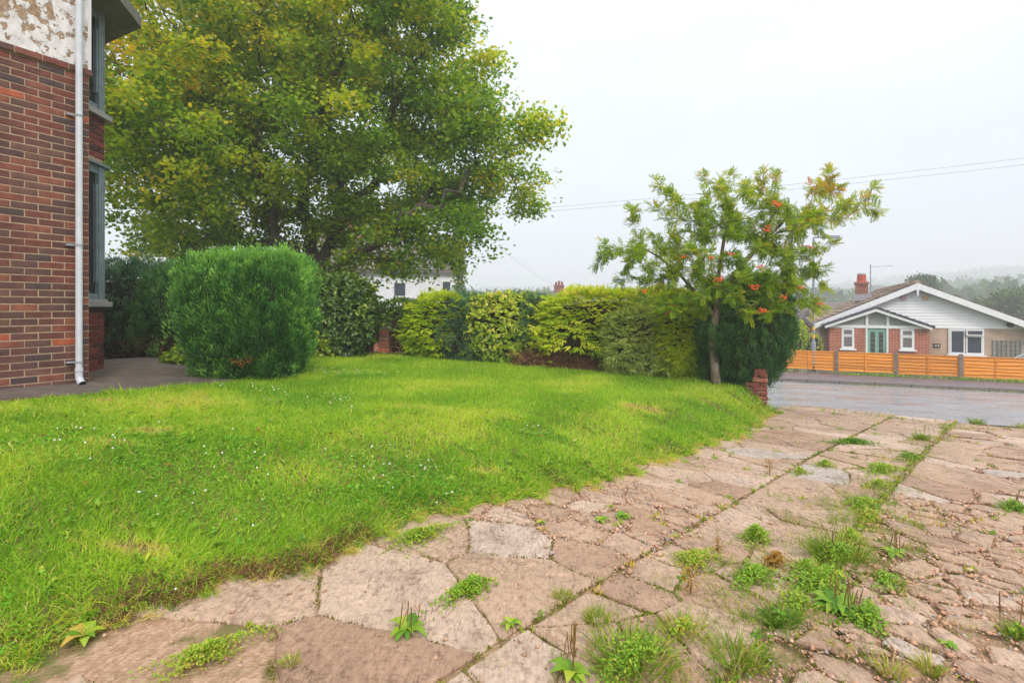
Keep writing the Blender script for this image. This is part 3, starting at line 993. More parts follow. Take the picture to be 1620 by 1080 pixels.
so.build('eaves_soffit', M['soffit'], house)

# ------------------------------------------------------------------ road side: the concrete-post fence
th = R(28.0); FD = np.array([math.cos(th), -math.sin(th)])
F0 = np.array([(1237 - CX) / F_PX * 20.5, 20.5])
FF = Frame((F0[0], F0[1], 0), FD)
def wood(name, c1, c2, sx=2.0):
    m, t, b = mat_new(name)
    v = coords(t, (1.5, 1.5, 14), (0, 0, 0))
    oi = t.nodes.new('ShaderNodeObjectInfo').outputs['Random']
    ad = t.nodes.new('ShaderNodeVectorMath'); ad.operation = 'ADD'
    t.links.new(v, ad.inputs[0]); t.links.new(oi, ad.inputs[1])
    nn = noise(t, ad.outputs[0], sx, 6, 0.6)
    r = ramp_node(t, [(0.3, c1), (0.7, c2)])
    t.links.new(nn, r.inputs[0])
    k = ramp_node(t, [(0, (0.74, 0.72, 0.70, 1)), (1, (1.15, 1.15, 1.15, 1))]); t.links.new(oi, k.inputs[0])
    t.links.new(mixc(t, 1.0, r.outputs[0], k.outputs[0], 'MULTIPLY'), b.inputs['Base Color'])
    b.inputs['Roughness'].default_value = 0.65
    bump(t, b, nn, 0.3, 0.006)
    return m
M['fence_wood'] = wood('fence_wood', lin(208, 124, 26), lin(232, 152, 40))
M['red_wood'] = wood('red_wood', lin(112, 56, 44), lin(138, 72, 56))
M['post'] = simple('concrete_post', lin(138, 126, 116), lin(112, 102, 94), 7, 0.85, 0.3, 60)
M['stone'] = brickmat('plinth_stone', [(0, lin(128, 118, 104)), (0.3, lin(150, 142, 130)), (0.6, lin(108, 98, 86)), (0.85, lin(140, 128, 108))], 'island')
PW = 1.80
zf0 = float(zdrive(*F0)) + 0.0
fence = thing('garden_fence', 'low orange lap panel fence with concrete posts before the bungalow', 'fence', (F0[0], F0[1], zf0))
def ztop(i): return CAM_Z - 67 * 20.5 / F_PX * (1 - 0.0 * i)
FT = CAM_Z - (553 - HY) / F_PX * 20.5           # top of panels
for i in range(0, 7):
    x0, x1 = i * PW + .06, (i + 1) * PW - .06
    top = FT - 0.004 * i; bot = top - 0.70
    mb = MB(); mb.box(FF, x0, x1, -.022, .03, top - .035, top)
    mb.box(FF, (x0 + x1) / 2 - .022, (x0 + x1) / 2 + .022, -.038, -.02, bot, top - .036)
    mb.box(FF, x0, x0 + .03, -.036, -.018, bot, top - .036); mb.box(FF, x1 - .03, x1, -.036, -.018, bot, top - .036)
    pan = mb.build('fence_panel', M['fence_wood'], fence)
    nb = 6
    for b_ in range(nb):
        za = bot + b_ * (top - .03 - bot) / nb; zb = za + (top - .03 - bot) / nb + .02
        m2 = MB(); xs = np.linspace(x0 + .004, x1 - .004, 9)
        wob = 0.012 * np.sin(xs * 2.3 + b_ * 1.7 + i) + 0.006 * np.sin(xs * 6.1 + b_)
        Vb = [FF(x_, y_, z_) for x_, w_ in zip(xs, wob) for (y_, z_) in ((-.030, za + w_), (.010, zb), (.022, zb), (-.018, za + w_))]
        Fb = [(4 * k + a_, 4 * k + 4 + a_, 4 * k + 4 + (a_ + 1) % 4, 4 * k + (a_ + 1) % 4) for k in range(8) for a_ in range(4)] + [(0, 1, 2, 3), (35, 34, 33, 32)]
        m2.add(Vb, [f[::-1] for f in Fb]); m2.build('board', M['fence_wood'], pan)
for i in range(0, 8):
    mb = MB(); x = i * PW
    gz = float(zdrive(*FF(x, 0, 0)[:2]))
    mb.slab(FF, [(x - .055, -.06), (x + .055, -.06), (x + .055, .05), (x - .055, .05)], gz - .3, FT + (0.035 if i else .05))
    mb.slab(FF, [(x - .04, -.045), (x + .04, -.045), (x + .04, .035), (x - .04, .035)], FT + .035, FT + .055)
    mb.build('post', M['post'], fence)
# rubble plinth under the panels
Vs, Fs, nn_ = [], [], 0
for i in range(7):
    x = i * PW + .06
    while x < (i + 1) * PW - .06:
        L_ = min(rng.uniform(.12, .34), (i + 1) * PW - .06 - x)
        if L_ < .05: break
        gz = float(zdrive(*FF(x, 0, 0)[:2])) - .1; top = FT - .70 - .004 * i - .004
        zs = gz
        while zs < top - .02:
            h_ = min(rng.uniform(.09, .17), top - zs)
            fy = rng.uniform(-.05, -.01)
            B_ = [FF(x + a_ + rng.normal() * .008, y_, zs + c_ + rng.normal() * .006) for c_ in (0.006, h_ - .006) for (a_, y_) in ((.006, fy), (L_ - .006, fy), (L_ - .006, .08), (.006, .08))]
            Vs += B_; Fs += [tuple(nn_ + q for q in f) for f in ((3, 2, 1, 0), (4, 5, 6, 7), (0, 1, 5, 4), (1, 2, 6, 5), (2, 3, 7, 6), (3, 0, 4, 7))]; nn_ += 8
            zs += h_
        x += L_
obj('plinth', np.array(Vs), Fs, M['stone'], fence, kind='stuff')

# lamp post
lpY = 20.05
lp = PX(1287, 486, lpY); lz = float(zdrive(lp[0], lp[1])) + .09
lamp = thing('lamp_post', 'slim grey street lamp post with black foot before the orange fence', 'lamp post', (lp[0], lp[1], lz))
at = lambda z, dx=0: np.array([lp[0] + dx, lp[1], lz + z])
M['galv'] = simple('galvanised', lin(150, 158, 168), lin(128, 136, 146), 10, 0.5, metal=.2)
MB().tube([at(-.2), at(.30)], .078, 14).build('foot', simple('black_paint', lin(34, 36, 42), rough=.5), lamp)
MB().tube([at(.301), at(1.10), at(1.17), at(1.18)], [.077, .077, .06, .048], 14).build('base_column', M['galv'], lamp)
pole = MB().tube([at(1.181), at(5.0)], [.046, .036], 12).build('pole', M['galv'], lamp)
for z, h_ in ((1.28, .16), (1.60, .12), (2.0, .07)):
    MB().tube([at(z), at(z + h_)], .049, 12).build('sticker', simple('sticker', lin(222, 178, 60)), pole)
hd = MB(); hd.tube([at(5.0), at(5.08), at(5.10, .25), at(5.10, .6)], [.036, .036, .03, .03], 10)
hd.slab(WORLD, [(at(0, .35)[0], lpY - .11), (at(0, .95)[0], lpY - .09), (at(0, .95)[0], lpY + .09), (at(0, .35)[0], lpY + .11)], lz + 5.06, lz + 5.16)
hd.build('lamp_head', M['galv'], lamp)

# ------------------------------------------------------------------ the bungalow
BD = FD
door_p = PX(1386, 486, 25.0)
BF = Frame((door_p[0], door_p[1], 0), BD)          # porch front plane y=0
BG = -1.62                                        # ground there
bung = thing('bungalow', 'white gabled bungalow with brick porch and pale green door', 'bungalow', (door_p[0], door_p[1], BG))
M['white'] = simple('white_upvc', lin(232, 232, 234), lin(222, 222, 226), 5, 0.4)
M['clad'] = simple('white_cladding', lin(242, 242, 244), lin(236, 236, 240), 3, 0.5)
def wallbrick(name, c1, c2, mort, sx=1.0):
    m, t, b = mat_new(name)
    v = coords(t, rot=(R(0), 0, th))
    v2 = t.nodes.new('ShaderNodeSeparateXYZ'); t.links.new(v, v2.inputs[0])
    cmb = t.nodes.new('ShaderNodeCombineXYZ'); t.links.new(v2.outputs[0], cmb.inputs[0]); t.links.new(v2.outputs[2], cmb.inputs[1])
    br = N(t, 'ShaderNodeTexBrick', Scale=1.0)
    br.inputs['Color1'].default_value = c1; br.inputs['Color2'].default_value = c2; br.inputs['Mortar'].default_value = mort
    br.inputs['Mortar Size'].default_value = 0.008; br.inputs['Brick Width'].default_value = 0.225 * sx; br.inputs['Row Height'].default_value = 0.075
    t.links.new(cmb.outputs[0], br.inputs['Vector'])
    r = ramp_node(t, [(0.3, (.8, .8, .8, 1)), (0.7, (1.15, 1.15, 1.15, 1))]); t.links.new(noise(t, v, 2.0, 5), r.inputs[0])
    t.links.new(mixc(t, 1.0, br.outputs[0], r.outputs[0], 'MULTIPLY'), b.inputs['Base Color'])
    b.inputs['Roughness'].default_value = .85
    bump(t, b, br.outputs['Fac'], -0.4, 0.01)
    return m
M['porch_brick'] = wallbrick('porch_brick', lin(170, 84, 60), lin(146, 66, 50), lin(196, 160, 138))
M['buff_brick'] = wallbrick('buff_brick', lin(186, 160, 140), lin(172, 146, 126), lin(192, 172, 154), 2.4)
M['slate'] = simple('slate', lin(62, 66, 76), lin(80, 84, 94), 8, 0.5)
M['old_tile'] = brickmat('old_tile', [(0, lin(150, 128, 112)), (0.3, lin(166, 146, 130)), (0.6, lin(132, 112, 92)), (0.85, lin(136, 122, 80))], 'island')
M['mint'] = simple('mint_door', lin(128, 176, 160), lin(120, 168, 152), 6, 0.4)
M['grey_panel'] = simple('grey_panel', lin(150, 154, 152), lin(138, 142, 140), 5, 0.6)
M['curtain'] = glassmat('curtain_glass', lin(120, 112, 116), 0.15)
M['house_glass'] = glassmat('house_glass', lin(66, 72, 82), 0.06)

def L(px, py, y=0.0): return BF.at(px, py, y)
MY = 1.15                                         # main front wall behind the porch front
xl, _ = L(1296, 520, MY); xr = xl + 12.6
ax, az_ = L(1451.5, 447, MY - .35)
lx, lz_ = L(1285, 512, MY - .35)
slope = (az_ - lz_) / (ax - lx)
rx = ax + (ax - lx) * 1.06; rz = az_ - slope * (rx - ax)
_, zc = L(1550, 518.5, MY)                        # bottom of the cladding
# walls
mb = MB(); mb.box(BF, lx + .35, rx - .4, MY, MY + 14.0, BG - .3, zc - .02); mb.build('wall', M['buff_brick'], bung)
gy = MY - .02
mb = MB(); mb.prism(BF, [(lx + .40, zc - .015), (rx - .42, zc - .015), (ax, az_ - .10)], gy + .04, MY + 13.9); mb.build('gable_wall', M['grey_panel'], bung)
# cladding boards, one by one
nbd = 13; zb_ = zc - .03
bh_ = (az_ - .30 - zb_) / nbd
for k in range(nbd):
    z0 = zb_ + k * bh_; z1 = z0 + bh_ - .004
    xa0, xb0 = ax - (az_ - .16 - z0) / slope, ax + (az_ - .16 - z0) / slope
    xa1, xb1 = ax - (az_ - .16 - z1) / slope, ax + (az_ - .16 - z1) / slope
    xa0, xa1 = max(xa0, lx + .36), max(xa1, lx + .36); xb0, xb1 = min(xb0, rx - .4), min(xb1, rx - .4)
    V = [BF(xa0, gy - .016, z0), BF(xb0, gy - .016, z0), BF(xb1, gy + .012, z1), BF(xa1, gy + .012, z1),
         BF(xa0, gy + .03, z0), BF(xb0, gy + .03, z0), BF(xb1, gy + .03, z1), BF(xa1, gy + .03, z1)]
    obj('cladding_board', np.array(V), [(0, 1, 2, 3), (0, 4, 5, 1), (2, 6, 7, 3), (1, 5, 6, 2), (3, 7, 4, 0)], M['clad'], bung)
# roof deck, tiles, barge boards
fy0 = MY - .42; by1 = MY + 14.4
def roof_side(sx):
    ex, ez = (lx, lz_) if sx < 0 else (rx, rz)
    mb = MB(); mb.prism(BF, [(ax, az_ - .02), (ex, ez - .02), (ex, ez - .14), (ax, az_ - .16)] if sx > 0 else [(ex, ez - .02), (ax, az_ - .02), (ax, az_ - .16), (ex, ez - .14)], fy0 + .02, by1)
    deck = mb.build('roof', M['slate'], bung)
    # tiles
    run = math.hypot(ex - ax, ez - az_); dx, dz = (ex - ax) / run, (ez - az_) / run
    nrow = int(run / .34); ncol = int((by1 - fy0) / .34)
    Vs, Fs, q = [], [], 0
    for i in range(nrow + 1):
        for j in range(ncol + 1):
            a_, b_ = i * .34 - .03, i * .34 + .36
            y0 = fy0 - .02 + j * .34 + (.17 if i % 2 else 0) + rng.normal() * .006; y1 = y0 + .33
            t0, t1 = .006, .062 + rng.normal() * .010
            for (yy, s_, h_) in ((y0, a_, t0), (y1, a_, t0), (y1, b_, t1), (y0, b_, t1), (y1, b_, t1 - .03), (y0, b_, t1 - .03)):
                Vs.append(BF(ax + dx * s_ - sx * 0 , yy, az_ + dz * s_ + h_))
            Fs += [(q, q + 1, q + 2, q + 3), (q + 3, q + 2, q + 4, q + 5), (q, q + 3, q + 5), (q + 1, q + 4, q + 2)]; q += 6
    obj('roof_tiles', np.array(Vs), Fs, M['old_tile'], deck, kind='stuff')
    mb = MB(); mb.prism(BF, [(ax, az_ - .02), (ex, ez - .02), (ex, ez - .30), (ax, az_ - .31)] if sx > 0 else [(ex, ez - .02), (ax, az_ - .02), (ax, az_ - .31), (ex, ez - .30)], fy0 - .03, fy0 + .018)
    mb.build('barge_board', M['white'], bung)
    return deck
rl = roof_side(-1); roof_side(1)
mb = MB()
for k in range(46):
    y = fy0 - .02 + k * .32
    mb.tube([BF(ax, y, az_ + .02), BF(ax, y + .315, az_ + .02)], [.11, .10], 8)
mb.build('ridge_tiles', M['old_tile'], bung, kind='stuff')
mb = MB(); mb.prism(BF, [(ax - .05, az_ - .32), (ax + .05, az_ - .32), (ax + .02, az_ - .62), (ax - .02, az_ - .62)], fy0 - .04, fy0 - .005)
mb.build('finial', M['white'], bung)
# gutter at the left eaves + downpipe
mb = MB(); mb.tube([BF(lx - .04, fy0, lz_ - .14), BF(lx - .04, by1, lz_ - .14)], .055, 8); mb.build('gutter', simple('gutter', lin(70, 68, 70)), bung)
# chimney
cx_, cz_ = L(1363, 462, MY + 4.2)
ch = MB(); ch.box(BF, cx_ - .28, cx_ + .28, MY + 3.95, MY + 4.5, cz_ - .9, cz_ + .42); M['stack_brick'] = wallbrick('stack_brick', lin(138, 70, 54), lin(116, 58, 48), lin(160, 128, 110)); chb = ch.build('chimney', M['stack_brick'], bung)
c2 = MB(); c2.box(BF, cx_ - .33, cx_ + .33, MY + 3.89, MY + 4.56, cz_ + .421, cz_ + .56); c2.build('chimney_cap', M['stack_brick'], chb)
pc = BF(cx_, MY + 4.2, 0)
MB().tube([pc + [0, 0, cz_ + .561], pc + [0, 0, cz_ + .62], pc + [0, 0, cz_ + .98]], [.26, .23, .21], 12).build('chimney_pot', simple('terracotta', lin(178, 84, 60), lin(160, 72, 54), 8), chb)
MB().tube([pc + [0, 0, cz_ + .981], pc + [0, 0, cz_ + 1.06]], [.21, .17], 12).build('pot_cowl', M['galv'], chb)
ch = MB(); ch.box(BF, cx_ - .42, cx_ + .42, MY + 3.80, MY + 4.62, cz_ - .5, cz_ - .12); ch.build('flashing', simple('lead', lin(150, 152, 158), rough=.5), chb)
ar_ = BF(cx_ + .42, MY + 4.2, 0)
aer = MB(); aer.tube([ar_ + [0, 0, cz_ - .2], ar_ + [0, 0, cz_ + 1.55]], .025, 6)
aer.tube([ar_ + [0, 0, cz_ + 1.40], BF(cx_ + 1.4, MY + 4.0, cz_ + 1.40)], .013, 5)
for k in range(6): 
    p = BF(cx_ + .6 + k * .15, MY + 4.05, cz_ + 1.40); aer.tube([p - BF.y * .12, p + BF.y * .12], .006, 4)
aer.build('aerial', M['galv'], chb)

# porch
pl, _ = L(1312, 530); pr, _ = L(1470, 530); _, pz = L(1386, 519)
_, bz0 = L(1386, 519.2); _, bz1 = L(1386, 514.6)
wl0, wz0 = L(1331.5, 551); wl1, wz1 = L(1351.5, 519.5)
wr0, _ = L(1424.5, 551); wr1, _ = L(1446.5, 519.5)
_, wz0r = L(1436, 553)
dl, _ = L(1369.5, 550); dr, dzt = L(1405.5, 519.5)
mb = MB()
for (xa, xb) in ((pl, wl0), (wl1, dl), (dr, wr0), (wr1, pr)): mb.box(BF, xa, xb, 0, .11, BG - .2, bz0)
mb.box(BF, wl0, wl1, 0, .11, BG - .2, wz0); mb.box(BF, wr0, wr1, 0, .11, BG - .2, wz0r)
mb.box(BF, pl, pl + .11, .11, MY, BG - .2, bz0); mb.box(BF, pr - .11, pr, .11, MY, BG - .2, bz0)
porch = mb.build('porch_wall', M['porch_brick'], bung)
mb = MB(); mb.box(BF, pl - .05, pr + .02, -.03, .10, bz0 + .001, bz1); mb.build('beam', M['white'], bung)
pax, paz = L(1386, 488, -.2); 
plx, plz = L(1305, 515, -.2); prx, prz = L(1475, 517, -.2)
ps = (paz - plz) / (pax - plx); prz = paz - ps * (prx - pax)
mb = MB(); mb.prism(BF, [(pl + .05, bz1 + .001), (pr - .05, bz1 + .001), (pax, paz - .12)], .03, .08); mb.build('gable_panel', M['grey_panel'], bung)
for px_ in (1371.5, 1404.5):
    x, _ = L(px_, 500); zt = paz - ps * abs(x - pax) - .1
    mb = MB(); mb.box(BF, x - .05, x + .05, -.03, .06, bz1 + .002, zt); mb.build('gable_strut', M['white'], bung)
for sx, ex, ez in ((-1, plx, plz), (1, prx, prz)):
    mb = MB(); mb.prism(BF, [(pax, paz), (ex, ez), (ex, ez - .12), (pax, paz - .14)] if sx > 0 else [(ex, ez), (pax, paz), (pax, paz - .14), (ex, ez - .12)], -.24, -.19)
    mb.build('porch_fascia', M['white'], bung)
    run = math.hypot(ex - pax, ez - paz); dx, dz = (ex - pax) / run, (ez - paz) / run
    mb = MB(); mb.prism(BF, [(pax, paz + .01), (ex + dx * .1, ez + dz * .1 + .01), (ex + dx * .1, ez + dz * .1 + .06), (pax, paz + .07)] if sx > 0 else [(ex + dx * .1, ez + dz * .1 + .01), (pax, paz + .01), (pax, paz + .07), (ex + dx * .1, ez + dz * .1 + .06)], -.27, MY + .05)
    pr_ = mb.build('porch_roof', M['slate'], bung)
    Vs, Fs, q = [], [], 0
    for i in range(int(run / .26) + 1):
        for j in range(5):
            a_, b_ = i * .26, i * .26 + .28; y0 = -.29 + j * .29; y1 = y0 + .285; t0, t1 = .075, .115 + rng.normal() * .004
            for (yy, s_, h_) in ((y0, a_, t0), (y1, a_, t0), (y1, b_, t1), (y0, b_, t1), (y1, b_, .06), (y0, b_, .06), (y0, a_, .06)):
                Vs.append(BF(pax + dx * s_, yy, paz + dz * s_ + h_))
            Fs += [(q, q + 1, q + 2, q + 3), (q + 3, q + 2, q + 4, q + 5), (q, q + 3, q + 5, q + 6)]; q += 7
    obj('slates', np.array(Vs), Fs, M['slate'], pr_, kind='stuff')

def window(fr, x0, x1, z0, z1, y, parent, lights, gm, sill=True, fw=.055, se=.05):
    """lights: list of (fx0,fx1,fz0,fz1,open)"""
    f = MB()
    f.box(fr, x0, x0 + fw, y - .02, y + .06, z0, z1); f.box(fr, x1 - fw, x1, y - .02, y + .06, z0, z1)
    f.box(fr, x0 + fw, x1 - fw, y - .02, y + .06, z1 - fw, z1); f.box(fr, x0 + fw, x1 - fw, y - .02, y + .06, z0, z0 + fw)
    w = f.build('window', M['white'], parent)
    for (a_, b_, c_, d_, op) in lights:
        xa, xb = x0 + a_ * (x1 - x0), x0 + b_ * (x1 - x0); za, zb = z0 + c_ * (z1 - z0), z0 + d_ * (z1 - z0)
        q = MB(); e_ = se
        q.box(fr, xa, xa + e_, y - .03 - op, y + .03 - op, za, zb); q.box(fr, xb - e_, xb, y - .03 - op, y + .03 - op, za, zb)
        q.box(fr, xa + e_, xb - e_, y - .03 - op, y + .03 - op, za, za + e_); q.box(fr, xa + e_, xb - e_, y - .03 - op, y + .03 - op, zb - e_, zb)
        q.build('frame', M['white'], w)
        q = MB(); q.box(fr, xa + e_, xb - e_, y + .0 - op, y + .012 - op, za + e_, zb - e_); q.build('pane', gm, w)
    if sill:
        q = MB(); q.box(fr, x0 - .08, x1 + .08, y - .12, y + .02, z0 - .07, z0 - .002); q.build('sill', M['white'], w)
    return w
window(BF, wl0, wl1, wz0, bz0 - .002, .02, bung, [(.08, .92, .05, .62, 0), (.08, .92, .64, .95, 0)], M['curtain'])
window(BF, wr0, wr1, wz0r, bz0 - .002, .02, bung, [(.08, .92, .05, .62, 0), (.08, .92, .64, .95, 0)], M['curtain'])
# door
mb = MB(); mb.box(BF, dl, dl + .075, -.02, .09, BG, bz0 - .001); mb.box(BF, dr - .075, dr, -.02, .09, BG, bz0 - .001); mb.build('door_frame', M['white'], bung)
mb = MB(); mb.box(BF, dl + .08, dr - .08, .03, .08, BG + .02, bz0 - .03); door = mb.build('door', M['mint'], bung)
dw = dr - dl - .16
for a_ in (.16, .60):
    x0 = dl + .08 + a_ * dw
    mb = MB(); mb.box(BF, x0, x0 + .24 * dw, .018, .03, BG + .30, bz0 - .17); pn = mb.build('door_pane', simple('leaded', lin(86, 74, 70), lin(60, 60, 66), 30, 0.2), door)
    mb = MB()
    for k in range(7): mb.box(BF, x0, x0 + .24 * dw, .010, .018, BG + .45 + k * .22, BG + .462 + k * .22)
    mb.build('lead_bars', M['mint'], pn)
mb = MB(); mb.box(BF, dr - .2, dr - .14, -.01, .028, BG + .95, BG + 1.02); mb.build('handle', M['galv'], door)
# main window with its open top light
w0, z0w = L(1500, 560, MY); w1, _ = L(1556.5, 560, MY)
window(BF, w0, w1, z0w, zc - .05, MY - .03, bung, [(.05, .47, .04, .95, 0), (.50, .96, .04, .72, 0), (.49, .97, .74, .97, .10)], M['house_glass'])
# number plaque
nx0, nz0 = L(1476.5, 549.5, MY); nx1, nz1 = L(1487.5, 543.5, MY)
mb = MB(); mb.box(BF, nx0, nx1, MY - .03, MY - .002, nz0, nz1); plq = mb.build('number_plaque', simple('plaque', lin(48, 40, 36)), bung)
def digit4(x, z, h):
    q = MB(); w_ = h * .62; t_ = h * .14; y0, y1 = MY - .045, MY - .031
    q.box(BF, x + w_ * .62, x + w_ * .62 + t_, y0, y1, z, z + h)
    q.box(BF, x, x + w_ * .61, y0, y1, z + h * .28, z + h * .28 + t_); q.box(BF, x + w_ * .62 + t_, x + w_, y0, y1, z + h * .28, z + h * .28 + t_)
    q.prism(BF, [(x, z + h * .43), (x + t_, z + h * .43), (x + w_ * .61, z + h * .86), (x + w_ * .61, z + h)], y0, y1)
    q.build('digit', M['white'], plq)
hh = (nz1 - nz0) * .62; mid = (nx0 + nx1) / 2
digit4(mid - hh * .75, nz0 + (nz1 - nz0) * .19, hh); digit4(mid + hh * .1, nz0 + (nz1 - nz0) * .19, hh)
# trellis
t0x, t0z = L(1572, 566, MY); t1x, t1z = L(1616, 540, MY)
trl = thing('trellis', 'grey square wooden trellis fixed to the buff bungalow wall', 'trellis', tuple(BF(t0x, MY - .03, BG)))
M['grey_wood'] = wood('grey_wood', lin(118, 124, 120), lin(136, 140, 136))
for k in range(7):
    x = t0x + (t1x - t0x) * k / 6
    mb = MB(); mb.box(BF, x - .035, x + .035, MY - .05, MY - .03, t0z - .5, t1z + .03); mb.build('slat', M['grey_wood'], trl)
for k in range(7):
    z = t0z - .4 + (t1z - t0z + .4) * k / 6
    mb = MB(); mb.box(BF, t0x - .04, t1x + .04, MY - .026, MY - .008, z - .03, z + .03); mb.build('slat', M['grey_wood'], trl)
for (px_, py_, c_) in ((1430, 471, lin(196, 160, 158)), (1464.5, 470.5, lin(214, 166, 116))):
    x, z = L(px_, py_, MY - .1)
    mb = MB(); mb.box(BF, x - .10, x + .10, MY - .13, gy - .03, z - .10, z + .10); bx_ = mb.build('alarm_box', simple('alarm_box', c_), bung)
    mb = MB(); mb.box(BF, x - .13, x + .13, MY - .15, gy - .03, z + .101, z + .125); mb.build('box_hood', M['white'] if px_ > 1450 else simple('hood', lin(120, 92, 90)), bx_)
x, z = L(1598.5, 513.5, MY - .1)
c_ = BF(x, gy - .03, z)
MB().tube([c_, c_ - BF.y * .10], .12, 14).build('vent', simple('vent_black', lin(40, 42, 50)), bung)

# ------------------------------------------------------------------ around the bungalow
# brown side fence
sfp = BF(pl - 2.3, MY + 2.2, BG)
sfence = thing('side_fence', 'dark red lap fence with concrete posts left of the bungalow', 'fence', tuple(sfp))
a_px = [1245.5, 1261, 1299]
for i in range(2):
    x0, _ = L(a_px[i] + 1.5, 540, .6); x1, _ = L(a_px[i + 1], 540, .6); _, zt = L(1275, 533.5, .6)
    mb = MB(); mb.box(BF, x0 + .05, x1 - .05, .58, .64, zt - .04, zt); pn = mb.build('fence_panel', M['red_wood'], sfence)
    for k in range(9):
        za = BG + (zt - .04 - BG) * k / 9; zb = BG + (zt - .04 - BG) * (k + 1) / 9 + .015
        V = [BF(x_, y_, z_) for x_ in (x0 + .05, x1 - .05) for (y_, z_) in ((.58, za), (.605, zb), (.615, zb), (.60, za))]
        obj('board', np.array(V), [(0, 4, 5, 1), (1, 5, 6, 2), (2, 6, 7, 3), (3, 7, 4, 0), (0, 1, 2, 3), (7, 6, 5, 4)], M['red_wood'], pn)
for i in range(2):
    x, _ = L(a_px[i], 530, .6); _, zt = L(1250, 522.5 if i == 0 else 525, .6)
    mb = MB(); mb.box(BF, x - .08, x + .06, .55, .67, BG - .2, zt); mb.build('post', M['post'], sfence)

# neighbouring house behind the bungalow
def plain_house(name, label, px0, px1, y_ridge, y_eave, Y, depth, wallm, roofm, xd=(1, 0), ground=-2.4, gable=False):
    o = PX((px0 + px1) / 2, 486, Y)
    fr = Frame((o[0], o[1], 0), xd)
    xa, _ = fr.at(px0, 480); xb, _ = fr.at(px1, 480); _, zr = fr.at((px0 + px1) / 2, y_ridge, depth / 2); _, ze = fr.at((px0 + px1) / 2, y_eave)
    t = thing(name, label, 'house', (o[0], o[1], ground))
    mb = MB(); mb.box(fr, xa + .25, xb - .25, .3, depth, ground - .6, ze); mb.build('wall', wallm, t)
    mb = MB()
    V = [fr(xa, 0, ze), fr(xb, 0, ze), fr(xb, depth / 2 + .15, zr), fr(xa, depth / 2 + .15, zr), fr(xa, depth + .3, ze), fr(xb, depth + .3, ze)]
    V2 = [p - np.array([0, 0, .14]) for p in V]
    mb.add(V + V2, [(0, 1, 2, 3), (3, 2, 5, 4), (6, 9, 8, 7), (9, 10, 11, 8), (0, 6, 7, 1), (4, 5, 11, 10), (0, 3, 9, 6), (3, 4, 10, 9), (1, 7, 8, 2), (2, 8, 11, 5)])
    rf = mb.build('roof', roofm, t)
    for x_ in (xa + .26, xb - .36):
        mb = MB(); mb.add([fr(x_ + q_, y_, z_) for q_ in (0, .1) for (y_, z_) in ((.3, ze - .01), (depth, ze - .01), (depth / 2 + .15, zr - .16))], [(0, 1, 2), (5, 4, 3), (0, 3, 4, 1), (1, 4, 5, 2), (2, 5, 3, 0)]); mb.build('gable_end', wallm, t)
    # courses of tiles
    Vs, Fs, q = [], [], 0
    run = math.hypot(depth / 2 + .15, zr - ze); nr = int(run / .32)
    for i in range(nr):
        f0, f1 = i / nr, (i + 1) / nr + .02
        for (x_, f_, h_) in ((xa - .02, f0, .07), (xb + .02, f0, .07), (xb + .02, f1, .02), (xa - .02, f1, .02), (xb + .02, f0, .0), (xa - .02, f0, .0)):
            Vs.append(fr(x_, (depth / 2 + .15) * f_ - .02, ze + (zr - ze) * f_ + h_))
        Fs += [(q, q + 1, q + 2, q + 3), (q, q + 5, q + 4, q + 1)]; q += 6
    obj('roof_tiles', np.array(Vs), Fs, roofm, rf, kind='stuff')
    return t, fr, (xa, xb, ze, zr)
M['brown_roof'] = simple('brown_roof', lin(104, 98, 96), lin(122, 114, 110), 3, 0.7)
M['render_w'] = simple('white_render', lin(226, 226, 230), lin(214, 214, 220), 2, 0.7)
t, fr, (xa, xb, ze, zr) = plain_house('distant_house', 'grey roofed house half hidden behind the bungalow', 1262, 1385, 479.5, 505, 40, 8, M['porch_brick'], M['brown_roof'], BD, -2.9)
mb = MB(); mb.box(fr, xa + .8, xa + 2.1, -.35, .6, ze - .5, ze + .9); mb.prism(fr, [(xa + .6, ze + .9), (xa + 2.3, ze + .9), (xa + 1.45, ze + 1.5)], -.5, 1.4); mb.build('dormer', M['buff_brick'], t)

# white house across the road behind the oak
t, fr, (xa, xb, ze, zr) = plain_house('white_house', 'white rendered house with tiled roof behind the oak tree', 470, 737, 372, 427, 31, 9, M['render_w'], M['brown_roof'], (.99, .13), -1.9)
for (p0, p1_, y0, y1) in ((622, 643, 446, 470), (574, 588, 448, 466), (699, 714, 444, 466), (520, 545, 446, 468), (640, 668, 505, 530)):
    x0, z1 = fr.at(p0, y0, .3); x1, z0 = fr.at(p1_, y1, .3)
    window(fr, x0, x1, z0, z1, .29, t, [(.05, .95, .05, .95, 0)], M['house_glass'], fw=.03, se=.025)
mb = MB(); mb.box(fr, xa + .2, xb - .2, .24, .295, -1.9, -.2); mb.build('brick_plinth', M['porch_brick'], t)
mb = MB(); mb.box(fr, xa + 2.2, xa + 2.9, 3.8, 4.6, zr - .7, zr + .9); cm = mb.build('chimney', M['porch_brick'], t)
p = fr(xa + 2.55, 4.2, zr + .9); MB().tube([p, p + np.array([0, 0, .4])], [.16, .13], 10).build('chimney_pot', bpy.data.materials['terracotta'], cm)

